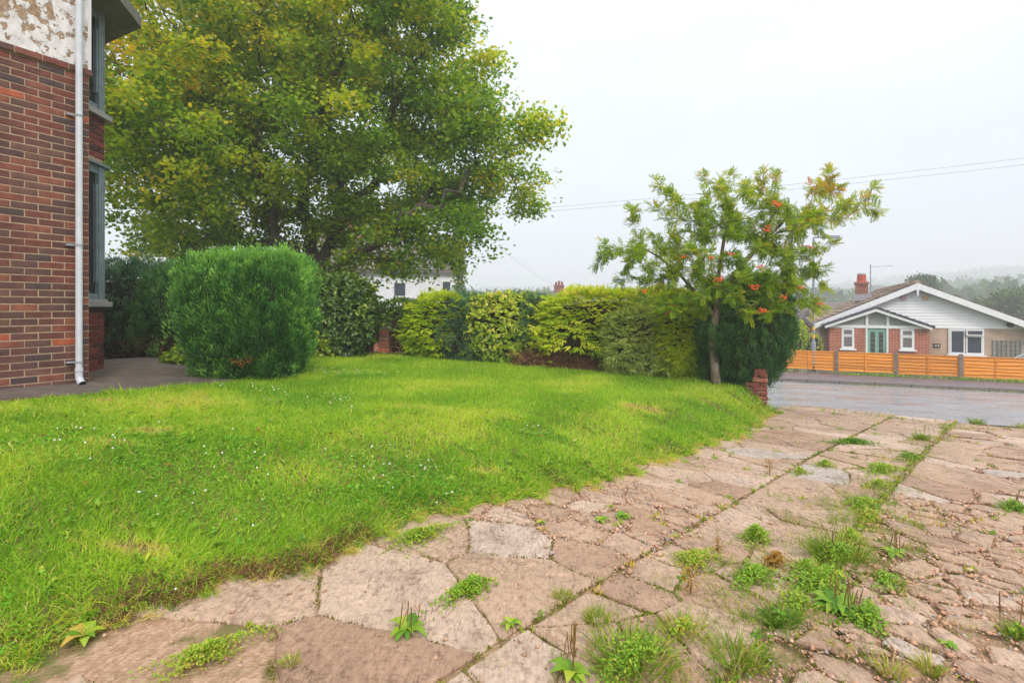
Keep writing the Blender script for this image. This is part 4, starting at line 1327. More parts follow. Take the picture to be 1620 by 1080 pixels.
# far roof with chimney
t, fr, (xa, xb, ze, zr) = plain_house('far_house', 'distant house showing only its ridge and chimney above the hedge', 850, 935, 461, 490, 46, 8, M['buff_brick'], M['brown_roof'], (1, 0.05), -3.0)
cx2, _ = fr.at(884.5, 460, 4); 
mb = MB(); mb.box(fr, cx2 - .42, cx2 + .42, 3.7, 4.4, zr - .6, zr + .48); cm = mb.build('chimney', M['stack_brick'], t)
mb = MB(); mb.box(fr, cx2 - .47, cx2 + .47, 3.64, 4.46, zr + .481, zr + .58); mb.build('chimney_cap', M['stack_brick'], cm)
for dx, h_ in ((-.28, .3), (0, .42), (.28, .36)):
    p = fr(cx2 + dx, 4.05, zr + .581); MB().tube([p, p + np.array([0, 0, h_])], [.12, .10], 8).build('chimney_pot', M['stack_brick'], cm)

# telegraph poles and wires
M['pole_wood'] = bark('pole_wood', lin(86, 84, 62), lin(118, 112, 88), 10)
M['wire'] = simple('wire', lin(150, 152, 160))
def tpole(X, Y, top, label):
    gz = float(zground(np.array(X), np.array(Y)))
    t = thing('telegraph_pole', label, 'pole', (X, Y, gz))
    MB().tube([(X, Y, gz - .3), (X, Y, (gz + top) / 2), (X, Y, top)], [.155, .14, .115], 12).build('shaft', M['pole_wood'], t)
    MB().tube([(X - .25, Y, top - .35), (X + .25, Y, top - .35)], .03, 6).build('cross_bar', M['galv'], t)
    return t
pA = PX(728, 486, 25); pB = np.array([26.0, 22.0])
tpole(pA[0], 25, 6.1, 'wooden telegraph pole wrapped in ivy right of the oak')
tpole(26.0, 22.0, 8.5, 'bare wooden telegraph pole down the road on the right')
def wire(a_, b_, sag, r, label):
    a_, b_ = np.array(a_), np.array(b_); P = []
    for f in np.linspace(0, 1, 26): P.append(a_ + (b_ - a_) * f - np.array([0, 0, sag * 4 * f * (1 - f)]))
    o = MB().tube(P, r, 5).build('overhead_wire', M['wire'])
    tag(o, label, 'wire')
wire((pA[0] + .2, 25, 5.78), (25.8, 22, 8.15), .20, .008, 'upper of the two overhead wires crossing the sky')
wire((pA[0] - .2, 25, 5.60), (25.8, 22, 7.85), .20, .008, 'lower of the two overhead wires crossing the sky')
ce = fr(cx2 - .3, 4.0, zr + .5)
wire((pA[0] + .1, 25, 5.6), tuple(ce), .25, .006, 'thin service wire sloping down to the far chimney')

# car behind the fence at the right edge
def car(o, xd, z):
    cf = Frame((o[0], o[1], 0), xd)
    t = thing('parked_car', 'pale grey hatchback behind the fence at the right edge', 'car', (o[0], o[1], z))
    paint = simple('car_paint', lin(176, 188, 188), rough=.25, spec=.6)
    sect = [(0, .28, .62, .60), (.25, .24, .74, .74), (.95, .22, .92, .80), (1.15, .22, .96, .81), (2.4, .22, .98, .82), (3.4, .22, 1.0, .81), (3.85, .26, .98, .76), (3.95, .34, .8, .68)]
    V = []; Fc = []
    for (x, zl, zh, hw) in sect:
        for (y, zz) in ((-hw, zl), (-hw - .03, (zl + zh) / 2), (-hw + .04, zh), (hw - .04, zh), (hw + .03, (zl + zh) / 2), (hw, zl)):
            V.append(cf(x, y + .85, z + zz))
    for i in range(len(sect) - 1):
        for k in range(6): Fc.append((i * 6 + k, i * 6 + (k + 1) % 6, i * 6 + 6 + (k + 1) % 6, i * 6 + 6 + k))
    Fc += [(5, 4, 3, 2, 1, 0), tuple(len(V) - 6 + k for k in range(6))]
    body = obj('body', np.array(V), Fc, paint, t, smooth=False)
    cab = [(1.02, .95, .72), (1.75, 1.42, .60), (3.0, 1.44, .60), (3.75, 1.0, .68)]
    top = MB(); top.add([cf(x, y + .85, z + zz) for (x, zz, hw) in cab[1:3] for y in (-hw, hw)] + [cf(x, y + .85, z + zz + .04) for (x, zz, hw) in cab[1:3] for y in (-hw, hw)],
                        [(0, 1, 3, 2)[::-1], (4, 5, 7, 6), (0, 4, 6, 2), (1, 3, 7, 5), (0, 1, 5, 4), (2, 6, 7, 3)])
    top.build('roof', paint, t)
    V = [cf(x, y + .85, z + zz) for (x, zz, hw) in cab for y in (-hw, hw)]
    obj('glasshouse', np.array(V), [(0, 1, 3, 2), (2, 3, 5, 4), (4, 5, 7, 6), (0, 2, 4, 6), (1, 7, 5, 3)], glassmat('car_glass', lin(70, 84, 90)), t)
    for s_ in (-1, 1):
        for i_ in (0, 2):
            (xa_, za_, ha_), (xb_, zb_, hb_) = cab[i_], cab[i_ + 1]
            MB().tube([cf(xa_, s_ * ha_ + .85, z + za_), cf(xb_, s_ * hb_ + .85, z + zb_ + .02)], .035, 6).build('pillar', paint, t)
    for wx in (.75, 3.2):
        for wy in (.02, 1.68):
            c0 = cf(wx, wy - .09, z + .3); c1 = cf(wx, wy + .09, z + .3)
            w = MB().tube([c0, c1], .30, 18).build('wheel', simple('tyre', (.015, .015, .016, 1)), t)
            MB().tube([cf(wx, wy - .095, z + .3), cf(wx, wy + .095, z + .3)], .19, 14).build('rim', M['galv'], w)
    for wy in (.30, 1.40):
        MB().tube([cf(-.005, wy, z + .58), cf(.14, wy, z + .6)], [.09, .11], 10).build('headlight', glassmat('headlight', lin(210, 214, 220)), t)
co = PX(1583, 486, 17.3)
car(co[:2] + FF.y[:2] * 1.2, FD, -1.45)

# pot of red flowers by the drive opening
pp = PX(1214, 486, 21.8); pz_ = float(zdrive(pp[0], pp[1])) + .09
pot = thing('flower_pot', 'dark red pot of pale flowers on the pavement beyond the conifer', 'flower pot', (pp[0], pp[1], pz_))
MB().tube([pp * [1, 1, 0] + [0, 0, pz_], pp * [1, 1, 0] + [0, 0, pz_ + .38], pp * [1, 1, 0] + [0, 0, pz_ + .42]], [.16, .23, .24], 14).build('pot', simple('red_pot', lin(112, 30, 40), rough=.5), pot)
Pq = pp * [1, 1, 0] + np.array([0, 0, pz_ + .5]) + rng.normal(size=(260, 3)) * [.14, .14, .10]
D = unit(runit(260) + [0, 0, .4])
V, Fq = leaves4(Pq, D, sideways(D), .09, .04); obj('flowers', V, Fq, leafmat('pot_bloom', [(0, lin(60, 100, 40)), (.5, lin(90, 120, 60)), (.55, lin(220, 190, 190)), (1, lin(230, 226, 220))]), pot, np.repeat(rng.random(260), 4))

# ------------------------------------------------------------------ brick pillar at the lawn corner
pY = 8.9
pc_ = PX(1190, 486, pY); pz0 = -0.20
pillar = thing('brick_pillar', 'crumbling low brick gate pillar beside the dark conifer', 'pillar', (pc_[0], pc_[1], pz0))
PF = Frame((pc_[0] - .16, pc_[1] - .1, 0), (.93, -.36))
mb = MB(); mb.box(PF, .012, .31, .012, .31, pz0 - .3, .10); core = mb.build('core', M['mortar'], pillar)
ob = [brick_mesh('brick', .205, .066, .10, M['old_brick'], .02, .012) for _ in range(4)]
obh = [brick_mesh('brick', .10, .066, .10, M['old_brick'], .02, .012) for _ in range(3)]
PS = Frame(PF(.325, 0, 0) * [1, 1, 0], PF.y[:2])     # right side face, x goes away
PS2 = Frame(PF(0, .325, 0) * [1, 1, 0], -PF.y[:2])   # left face
for c in range(9):
    z = pz0 - .16 + c * .076
    top = z > .34
    xs = ((0, 0), (.215, 1)) if c % 2 == 0 else ((0, 1), (.11, 0))
    for (x, hf) in xs:
        if c > 6 and x + (.1 if hf else .2) < .10 + .06 * (c - 6): continue
        o = lay_brick(random.choice(obh if hf else ob), PF, x + .004 + random.uniform(-.006, .006), random.uniform(-.012, .012), z, pillar)
        o.rotation_euler[1] = random.uniform(-.04, .04)
    for (x, hf) in (((0.11, 0),) if c % 2 == 0 else ((.02, 0), (.22, 1))):
        lay_brick(random.choice(obh if hf else ob), PS, x, random.uniform(-.008, .008) + .0, z, pillar)
        if c < 6: lay_brick(random.choice(obh if hf else ob), PS2, x, random.uniform(-.008, .008), z, pillar)
mb = MB(); mb.slab(PF, [(.14, .03), (.31, .04), (.30, .3), (.15, .28)], .09, .38); mb.build('core', M['old_brick'], pillar)

# brick gate piers in the hedge gap
for px_, lab, w_ in ((582, 'left brick gate pier at the gap in the hedge', .17), (607, 'right brick gate pier at the gap in the hedge', .22)):
    g_ = PX(px_, 486, 10.7); gz = float(zplane(g_[0], 0)) - .08
    tpi = thing('gate_pier', lab, 'pier', (g_[0], g_[1], gz), 'brick piers of the garden gate')
    gf = Frame((g_[0] - w_ / 2, g_[1], 0), (1, 0))
    mb = MB(); mb.box(gf, .008, w_ - .008, .008, w_, gz - .3, gz + .62); pcr = mb.build('core', M['mortar'], tpi)
    me = brick_mesh('brick', w_ - .004, .066, .1, M['house_brick'], .008, .006)
    for c in range(8): lay_brick(me, gf, .002, random.uniform(-.005, .005), gz + c * .076, tpi)
    mb = MB(); mb.box(gf, -.03, w_ + .03, -.03, w_ + .03, gz + .621, gz + .67); mb.build('cap_stone', M['post'], tpi)

# ------------------------------------------------------------------ shrubs
def superell(n, e=2.6):
    d = runit(n)
    k = (np.abs(d[:, 0]) ** e + np.abs(d[:, 1]) ** e + np.abs(d[:, 2]) ** e) ** (-1 / e)
    return d * k[:, None], d

def body_mesh(c, h, e, shape, mat, parent, name='shade_core', k=0.80):
    """solid core added to block light, coloured dark like the shaded inner branches"""
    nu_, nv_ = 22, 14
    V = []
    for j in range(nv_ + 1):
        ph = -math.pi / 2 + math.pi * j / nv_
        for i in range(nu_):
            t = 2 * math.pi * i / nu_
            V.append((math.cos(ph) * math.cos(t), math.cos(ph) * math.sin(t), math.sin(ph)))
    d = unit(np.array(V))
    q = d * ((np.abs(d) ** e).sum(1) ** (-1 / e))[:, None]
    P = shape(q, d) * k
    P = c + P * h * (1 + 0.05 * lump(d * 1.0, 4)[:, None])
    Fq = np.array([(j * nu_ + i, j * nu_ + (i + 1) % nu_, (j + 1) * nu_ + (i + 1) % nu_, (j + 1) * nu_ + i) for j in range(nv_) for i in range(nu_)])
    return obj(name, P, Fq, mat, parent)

M['core'] = simple('shaded_core', lin(40, 38, 24), lin(58, 48, 34), 12, 0.95, 0.6, 30, bdist=.03)  # dark tone stands for the shaded inside of each plant

def shrub(name, label, cat_, c, h, style, mat, n, size, e=2.6, lumpk=0.10, lsc=3.0, group=None, shape=None, tint=(.45, .22), corek=.80, under=None, bare=0.0, coremat=None, seedo=0):
    """c centre, h half sizes"""
    c = np.array(c, float); h = np.array(h, float)
    t = thing(name, label, cat_, (c[0], c[1], c[2] - h[2]), group)
    if shape is None: shape = lambda q, d: q
    q, d = superell(n, e)
    P = shape(q, d)
    lm = lump(c + P * h, lsc, seedo) * .9 + .55 * lump(c + P * h, lsc * 2.7, seedo + 3)
    dep = 1 - np.abs(rng.normal(size=n)) * 0.075 + (rng.random(n) < .10) * rng.uniform(.0, .15, n)
    P = P * (1 + lumpk * 1.35 * lm)[:, None] * dep[:, None]
    Pw = c + P * h
    nrm = unit(d / h)
    if bare > 0:                                  # bare lower part
        zrel = P[:, 2] + 0.26 * lump(Pw, 4.5, 2) + .12 * lump(Pw, 12, 6) + .1 * rng.normal(size=n)
        keep_ = zrel > -1 + 2 * bare
        Pw, nrm, lm, dep = Pw[keep_], nrm[keep_], lm[keep_], dep[keep_]
    keep_ = (Pw[:, 1] < c[1] + h[1] * 0.75)
    Pw, nrm, lm, dep = Pw[keep_], nrm[keep_], lm[keep_], dep[keep_]
    n = len(Pw)
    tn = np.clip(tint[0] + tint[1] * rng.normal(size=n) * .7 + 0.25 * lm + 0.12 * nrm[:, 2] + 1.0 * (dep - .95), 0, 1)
    parts = []
    if style == 'plume':                          # upright cypress / juniper sprays
        k = 48                                    # each spray is a small dome of upright needles
        idx_ = rng.permutation(n)[:max(40, n // 6)]
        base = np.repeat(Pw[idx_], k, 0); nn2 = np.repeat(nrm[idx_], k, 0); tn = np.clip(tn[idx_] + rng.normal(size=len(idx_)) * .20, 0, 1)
        cax = unit(nrm[idx_] * .45 + np.array([0, 0, 1.0]) + rng.normal(size=(len(idx_), 3)) * .20)
        off = rng.normal(size=base.shape) * size * np.array([.17, .17, .50])
        ax_ = unit(np.repeat(cax, k, 0) + off / size * [1.3, 1.3, .2] + rng.normal(size=nn2.shape) * .25)
        base = base + np.repeat(nrm[idx_] * rng.uniform(-.25, .55, (len(idx_), 1)) * size, k, 0)
        base = base + off + np.repeat(cax, k, 0) * (size * .35 * (1 - np.minimum((off ** 2).sum(1, keepdims=True) / size ** 2 * 2.2, 1)))
        V, Fq = leaves4(base, ax_, sideways(ax_), size * .50 * rng.uniform(.5, 1.2, len(base)), size * rng.uniform(.03, .06, len(base)), .1)
        tipg = np.clip((off * np.repeat(cax, k, 0)).sum(1) / size, -.8, .8) * .42  # lighter new growth at tips; darker inner needles imitate the shaded spray interior
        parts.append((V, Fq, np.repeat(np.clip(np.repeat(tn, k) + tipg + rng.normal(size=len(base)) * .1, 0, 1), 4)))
    elif style == 'fan':                          # soft hanging golden cypress sprays
        k = 7
        out_ = unit(nrm + np.array([0, 0, -.25]) + rng.normal(size=nrm.shape) * .30)
        S = unit(np.cross(out_, np.array([0, 0, 1.0])) + rng.normal(size=out_.shape) * .25)
        for j in range(k):
            f = (j - (k - 1) / 2) / ((k - 1) / 2)
            D = unit(out_ + S * f * 1.0 + rng.normal(size=out_.shape) * .10)
            b = Pw - out_ * size * .3 + out_ * size * .12 * abs(f) + S * f * size * .12
            V, Fq = leaves4(b, D, unit(np.cross(D, nrm + rng.normal(size=D.shape) * .4)), size * (1.1 - .45 * abs(f)) * rng.uniform(.8, 1.15, n), size * .085, .1)
            parts.append((V, Fq, np.repeat(np.clip(tn + rng.normal(size=n) * .06 + .05, 0, 1), 4)))
    else:                                         # broad leaves in whorls
        k = 4 if style == 'broad' else 3
        base = np.repeat(Pw, k, 0); nn2 = np.repeat(nrm, k, 0)
        D = unit(nn2 * .7 + rng.normal(size=nn2.shape) * .55 + np.array([0, 0, -.15 if style == 'broad' else .1]))
        S = unit(np.cross(D, unit(nn2 + np.array([0, 0, .6])) + rng.normal(size=D.shape) * .25))
        base = base - D * size * .3 + rng.normal(size=D.shape) * size * .15
        V, Fq = leaves6(base, D, S, size * rng.uniform(.65, 1.15, len(base)), size * rng.uniform(.17, .24, len(base)))
        parts.append((V, Fq, np.repeat(np.clip(np.repeat(tn, k) + rng.normal(size=len(base)) * .13, 0, 1), 6)))
    V, Fq, T = cat(parts)
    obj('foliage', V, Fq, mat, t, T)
    body_mesh(c, h, e, shape, coremat or M['core'], t, k=corek)
    # stems down to the ground
    mb = MB()
    for k in range(4):
        x, y = c[0] + random.uniform(-.4, .4) * h[0], c[1] + random.uniform(-.4, .2) * h[1]
        mb.tube([(x, y, c[2] - h[2] - .12), (x + random.uniform(-.05, .05), y, c[2] - h[2] * .4), (x + random.uniform(-.1, .1), y, c[2])], [.035, .03, .02], 6)
    mb.build('stem', M['twig'], t)
    if under:                                     # dead brown twigs below
        ku = under
        Pd = c + np.stack([rng.uniform(-.95, .95, ku) * h[0], -h[1] * rng.uniform(.55, .95, ku), -h[2] * rng.uniform(.15, 1.0, ku)], 1)
        D = unit(np.stack([rng.normal(size=ku) * .9, -np.abs(rng.normal(size=ku)) * .35, -.15 + rng.normal(size=ku) * .5], 1))
        V, Fq = leaves4(Pd, D, sideways(D), rng.uniform(.12, .34, ku), .005)
        obj('dead_twigs', V, Fq, M['dead_twig'], t, np.repeat(rng.random(ku), 4))
    return t

LM = {}
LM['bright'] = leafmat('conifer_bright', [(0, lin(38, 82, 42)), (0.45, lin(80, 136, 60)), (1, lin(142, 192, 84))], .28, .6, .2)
LM['dark'] = leafmat('conifer_dark', [(0, lin(36, 78, 44)), (0.5, lin(68, 120, 62)), (1, lin(110, 160, 80))], .22, .6, .2)
LM['blue'] = leafmat('conifer_blue', [(0, lin(48, 84, 66)), (0.5, lin(80, 122, 90)), (1, lin(122, 160, 118))], .22, .6, .2)
LM['gold'] = leafmat('gold_leaf', [(0, lin(92, 134, 24)), (0.4, lin(148, 186, 34)), (0.8, lin(202, 216, 50)), (1, lin(228, 226, 84))], .4, .55, .25)
LM['lime'] = leafmat('lime_leaf', [(0, lin(84, 130, 24)), (0.5, lin(144, 182, 32)), (1, lin(200, 212, 50))], .4, .55, .25)
LM['pale'] = leafmat('pale_leaf', [(0, lin(96, 128, 66)), (0.5, lin(144, 170, 88)), (1, lin(192, 204, 116))], .38, .6, .2)
LM['laurel'] = leafmat('laurel_leaf', [(0, lin(48, 74, 26)), (0.5, lin(80, 112, 36)), (0.9, lin(128, 152, 52)), (1, lin(160, 170, 70))], .28, .35, .5)
LM['varieg'] = leafmat('varieg_leaf', [(0, lin(88, 124, 28)), (0.45, lin(140, 170, 38)), (0.8, lin(188, 198, 58)), (1, lin(216, 212, 104))], .35, .4, .4)
LM['holly'] = leafmat('holly_leaf', [(0, lin(48, 74, 21)), (.5, lin(81, 117, 28)), (1, lin(141, 165, 43))], .25, .4, .4)

def lawn_at(px, Y): 
    X = (px - CX) / F_PX * Y
    return X, Y, float(zplane(X, Y))

# the clipped conifer at the left
def bushshape(q, d):
    z = q[:, 2]
    k = 1 - .28 * sstep(-.1, -1.0, z)
    return np.stack([q[:, 0] * k + .05 * np.minimum(z, 0) * -1, q[:, 1] * k, z], 1)
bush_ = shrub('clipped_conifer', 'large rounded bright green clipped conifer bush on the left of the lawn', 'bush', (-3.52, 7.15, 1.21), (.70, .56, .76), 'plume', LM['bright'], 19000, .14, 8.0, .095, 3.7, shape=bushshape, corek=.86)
nd = 900
a_ = rng.uniform(-2.4, -.3, nd)
Pd = np.stack([-3.45 + .60 * np.cos(a_) + rng.normal(size=nd) * .05, 7.12 + .50 * np.sin(a_), .60 + .16 * rng.random(nd)], 1)
kd = lump(Pd, 6, 3) > .30
Pd = Pd[kd]; Dd = unit(Pd - [-3.45, 7.12, 1.0] + rng.normal(size=Pd.shape) * .5)
Vd, Fd = leaves4(Pd, Dd, sideways(Dd), .07, .006); obj('dead_sprays', Vd, Fd, M['rust'], bush_, np.repeat(rng.random(len(Pd)) * .4, 4))
nd = 420
Ps = np.stack([rng.uniform(-4.15, -2.9, nd), rng.uniform(6.7, 7.6, nd), 1.93 + .05 * rng.normal(size=nd)], 1)
Ps = np.repeat(Ps, 14, 0) + np.stack([rng.normal(size=nd * 14) * .008, rng.normal(size=nd * 14) * .008, rng.uniform(0, .13, nd * 14)], 1)
Dd = unit(rng.normal(size=Ps.shape) * .35 + [0, 0, 1]); Vd, Fd = leaves4(Ps, Dd, sideways(Dd), .04, .004)
obj('top_shoots', Vd, Fd, LM['bright'], bush_, np.repeat(np.clip(rng.normal(.7, .2, len(Ps)), 0, 1), 4))
# hedge left behind it
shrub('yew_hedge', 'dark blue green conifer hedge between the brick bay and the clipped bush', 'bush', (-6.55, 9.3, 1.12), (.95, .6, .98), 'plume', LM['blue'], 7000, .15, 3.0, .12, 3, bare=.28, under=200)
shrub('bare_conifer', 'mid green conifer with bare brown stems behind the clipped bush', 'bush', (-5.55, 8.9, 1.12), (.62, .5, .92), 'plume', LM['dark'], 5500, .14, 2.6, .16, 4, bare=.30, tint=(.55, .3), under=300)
shrub('ivy_patch', 'low leafy ivy at the foot of the clipped bush by the path', 'plant', (-4.75, 8.0, .62), (.45, .3, .2), 'broad', LM['varieg'], 420, .09, 2, .2, 4, tint=(.25, .2))
# hedge row along the road, left to right
def row(name, label, style, mat, p0, p1_, ytop, Yf, dep, n, size, **kw):
    Yc = Yf + dep; p0 -= 14; p1_ += 14; kw.setdefault('e', 3.6); kw['lumpk'] = kw.get('lumpk', .10) * 1.6
    zb = float(zplane((((p0 + p1_) / 2) - CX) / F_PX * Yf, 0)) - kw.pop('sink', 0.06)
    x0, x1 = (p0 - CX) / F_PX * Yc, (p1_ - CX) / F_PX * Yc
    zt = CAM_Z + (HY - ytop) / F_PX * Yc
    return shrub(name, label, 'bush', ((x0 + x1) / 2, Yc, (zb + zt) / 2), ((x1 - x0) / 2, dep, (zt - zb) / 2), style, mat, n, size, **kw)
row('laurel_bush', 'dark glossy laurel bush right of the clipped conifer', 'broad', LM['laurel'], 478, 578, 442, 9.7, .55, 3000, .13, e=3, tint=(.4, .25))
row('small_golden_shrub', 'yellowish leafy shrub squeezed between clipped conifer and laurel', 'leaf', LM['varieg'], 476, 512, 520, 9.6, .25, 700, .08, tint=(.4, .3))
row('holly_shrub', 'dark holly shrub overhanging the gate gap', 'leaf', LM['holly'], 596, 705, 474, 10.7, .5, 3600, .075, bare=.42, tint=(.35, .25), under=350, seedo=2)
row('lime_conifer', 'yellow green conifer right of the gate gap', 'fan', LM['lime'], 652, 752, 468, 10.45, .5, 3000, .15, bare=.06, tint=(.7, .28), lumpk=.14, seedo=5)
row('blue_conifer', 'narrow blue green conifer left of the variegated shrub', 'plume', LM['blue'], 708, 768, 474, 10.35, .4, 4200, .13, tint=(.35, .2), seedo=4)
row('variegated_shrub', 'yellow edged broad leaved shrub in the middle of the hedge', 'broad', LM['varieg'], 745, 850, 465, 10.25, .5, 3000, .11, e=3.2, tint=(.55, .25), bare=.04)
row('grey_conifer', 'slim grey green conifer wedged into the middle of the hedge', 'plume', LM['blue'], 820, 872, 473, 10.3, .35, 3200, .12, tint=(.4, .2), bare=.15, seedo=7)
row('brown_brush', 'brown dead brush bare of leaves at the hedge foot', 'fan', LM['gold'], 830, 990, 515, 10.0, .4, 10, .1, under=4200, coremat=simple('brush_core', lin(70, 52, 38), lin(92, 70, 52), 14, .95, .6, 40), corek=.78)
row('golden_hedge', 'bright golden yellow conifer hedge, bare and brown beneath', 'fan', LM['gold'], 858, 1078, 463, 9.85, .5, 4600, .16, e=3.2, bare=.33, tint=(.60, .28), lumpk=.12, seedo=8)
row('pale_conifer', 'pale greyish green conifer under the left boughs of the rowan', 'fan', LM['pale'], 968, 1072, 488, 9.45, .45, 3400, .15, bare=.10, tint=(.9, .25), seedo=11)
row('green_gold_conifer', 'yellow green conifer directly left of the rowan trunk', 'fan', LM['lime'], 1040, 1116, 462, 9.3, .45, 3000, .16, e=2.8, bare=.05, tint=(.85, .28), seedo=13)
def leanshape(q, d):
    z = q[:, 2]
    k = 1 - .22 * sstep(-.05, -1.0, z)
    return np.stack([q[:, 0] * k + .16 * z, q[:, 1] * k, z], 1)
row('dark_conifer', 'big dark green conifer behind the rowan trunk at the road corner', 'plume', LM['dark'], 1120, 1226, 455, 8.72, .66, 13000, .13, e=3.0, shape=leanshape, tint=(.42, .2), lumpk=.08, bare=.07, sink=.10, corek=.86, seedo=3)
# shrub by the brown fence across the road
sp = L(1252, 520, -.5); p = BF(sp[0] - .1, -.3, 0)
shrub('garden_shrub', 'light green shrub by the dark red side fence', 'bush', (p[0], p[1], -.35), (.85, .6, 1.25), 'leaf', LM['lime'], 1500, .12, 2.2, .2, 2.5, tint=(.6, .25))
p = BF(pl - .65, .1, 0)
shrub('yellow_shrub', 'small yellow green shrub at the bungalow corner behind the lamp post', 'bush', (p[0], p[1], -.75), (.4, .35, .85), 'leaf', LM['varieg'], 500, .10, 2.2, .25, 3, tint=(.6, .3))
p = FF(-.45, .1, 0); pz1 = float(zdrive(p[0], p[1]))
shrub('fence_end_shrub', 'straggly leafy plant at the left end of the orange fence', 'plant', (p[0], p[1], pz1 + .45), (.28, .3, .5), 'leaf', LM['varieg'], 420, .09, 2.0, .3, 4, tint=(.4, .3))

# ------------------------------------------------------------------ the oak
OY = 14.0
lobes = [(330, 110, 190), (240, 250, 135), (480, 70, 185), (620, 80, 125), (560, 220, 165), (690, 160, 95), (400, 240, 160), (290, 335, 85),
         (690, 320, 85), (785, 245, 72), (832, 300, 40), (745, 380, 42), (600, 370, 75), (205, 365, 60), (765, 125, 32), (480, -90, 200),
         (300, -70, 190), (630, -40, 100), (150, 150, 160), (838, 355, 22), (690, 400, 40), (470, 330, 90), (846, 232, 30), (400, 350, 60), (722, 35, 38), (650, 400, 55), (560, 420, 50), (720, 420, 30), (330, 385, 45), (300, 200, 120), (600, 432, 28), (690, 40, 75), (640, 150, 90), (740, 200, 60), (655, 265, 70), (740, 300, 55)]
tg = []
wts = np.array([l[2] ** 2 for l in lobes], float); wts /= wts.sum()
while len(tg) < 1650:
    l = lobes[rng.choice(len(lobes), p=wts)]
    d = runit(1)[0] * rng.random() ** (1 / 2.4)
    r = l[2] / F_PX * OY
    cz = PX(l[0], l[1], OY)
    q = cz + d * np.array([r, min(r * 1.25, 3.3), r]) + np.array([0, (lobes.index(l) * 37 % 11 - 5) * .32, 0])
    if q[2] < 1.55 or q[1] < 9.9: continue
    tg.append(q)
tg = np.array(tg)
ob_ = PX(492, 486, OY); oz = -0.3
trunk = [(ob_[0], OY, oz), (ob_[0] - .05, OY, .6), (ob_[0] + .03, OY + .05, 1.3), (ob_[0] + .05, OY, 1.9)]
OP = lambda a_, b_, d_: PX(a_, b_, OY + d_)
oak_limbs = [(0, [OP(470, 420, -.3), OP(432, 365, -.6), (OP(408, 300, -.9)), OP(398, 245, -1.0), OP(370, 190, -.8), OP(330, 140, -.6), OP(300, 80, -.4)]),
             (0, [OP(515, 400, .2), OP(545, 338, .1), OP(585, 300, -.3), OP(600, 235, -.6), OP(620, 170, -.6), OP(650, 110, -.5)]),
             (0, [OP(490, 390, .5), OP(480, 320, .9), OP(500, 240, 1.0), OP(480, 150, .9), OP(490, 60, .6), OP(470, -60, .3)]),
             (0, [OP(540, 415, -.5), OP(600, 385, -1.0), OP(650, 340, -1.3), OP(705, 300, -1.3), OP(755, 265, -1.0), OP(800, 245, -.8)])]
oak = thing('oak_tree', 'huge spreading oak with yellowing leaves behind the hedge', 'tree', (ob_[0], OY, oz))
def crook(pts):
    out_ = []
    for a_, b_ in zip(pts[:-1], pts[1:]):
        d_ = np.linalg.norm(b_ - a_)
        out_ += [a_, a_ + (b_ - a_) * .35 + rng.normal(size=3) * d_ * .13, a_ + (b_ - a_) * .7 + rng.normal(size=3) * d_ * .13]
    return out_ + [pts[-1]]
oak_limbs = [(q_, crook(p_)) for q_, p_ in oak_limbs]
pos, par, rad, tips = grow(trunk, .38, tg, seg=.5, wpath=.22, jit=.14, rtip=.007, expo=1.62, limbs=oak_limbs)
skeleton_mesh(pos, par, rad, 8, 1.35).build('trunk', M['oak_bark'], oak, smooth=True)
# leaves in tufts along the outer twigs
thin = np.where(rad < .022)[0]
parn = par[thin]
cand = np.concatenate([tips, thin[rng.random(len(thin)) < .40]])
per = 118
n = len(cand)
cl = pos[cand] + rng.normal(size=(n, 3)) * .08
cr = rng.uniform(.14, .30, n)
hn = (pos[cand][:, 2] - 1.5) / 9
ctint = np.clip(.29 + .18 * rng.normal(size=n) + .28 * np.clip(hn, 0, 1) + .22 * lump(pos[cand], .9, 4) - .10 * (pos[cand][:, 0] > -3), 0, 1)
P = np.repeat(cl, per, 0) + rng.normal(size=(n * per, 3)) * np.repeat(cr, per)[:, None] * np.array([1, 1, .62])
D = unit(rng.normal(size=P.shape) * [1, 1, .6] + [0, 0, -.2])
Nn = unit(rng.normal(size=P.shape) * .8 + [0, 0, 1])
S = unit(np.cross(D, Nn))
sel = rng.random(len(P)) < np.interp(P[:, 2], [1.5, 4.5, 7], [.58, .66, .74])
P, D, S = P[sel], D[sel], S[sel]
T = np.clip(np.repeat(ctint, per)[sel] + rng.normal(size=len(P)) * .13, 0, 1)
V, Fq = leaves4(P, D, S, rng.uniform(.09, .15, len(P)), rng.uniform(.033, .052, len(P)), .3)
obj('crown', V, Fq, M['oak_leaf'], oak, np.repeat(T, 4))

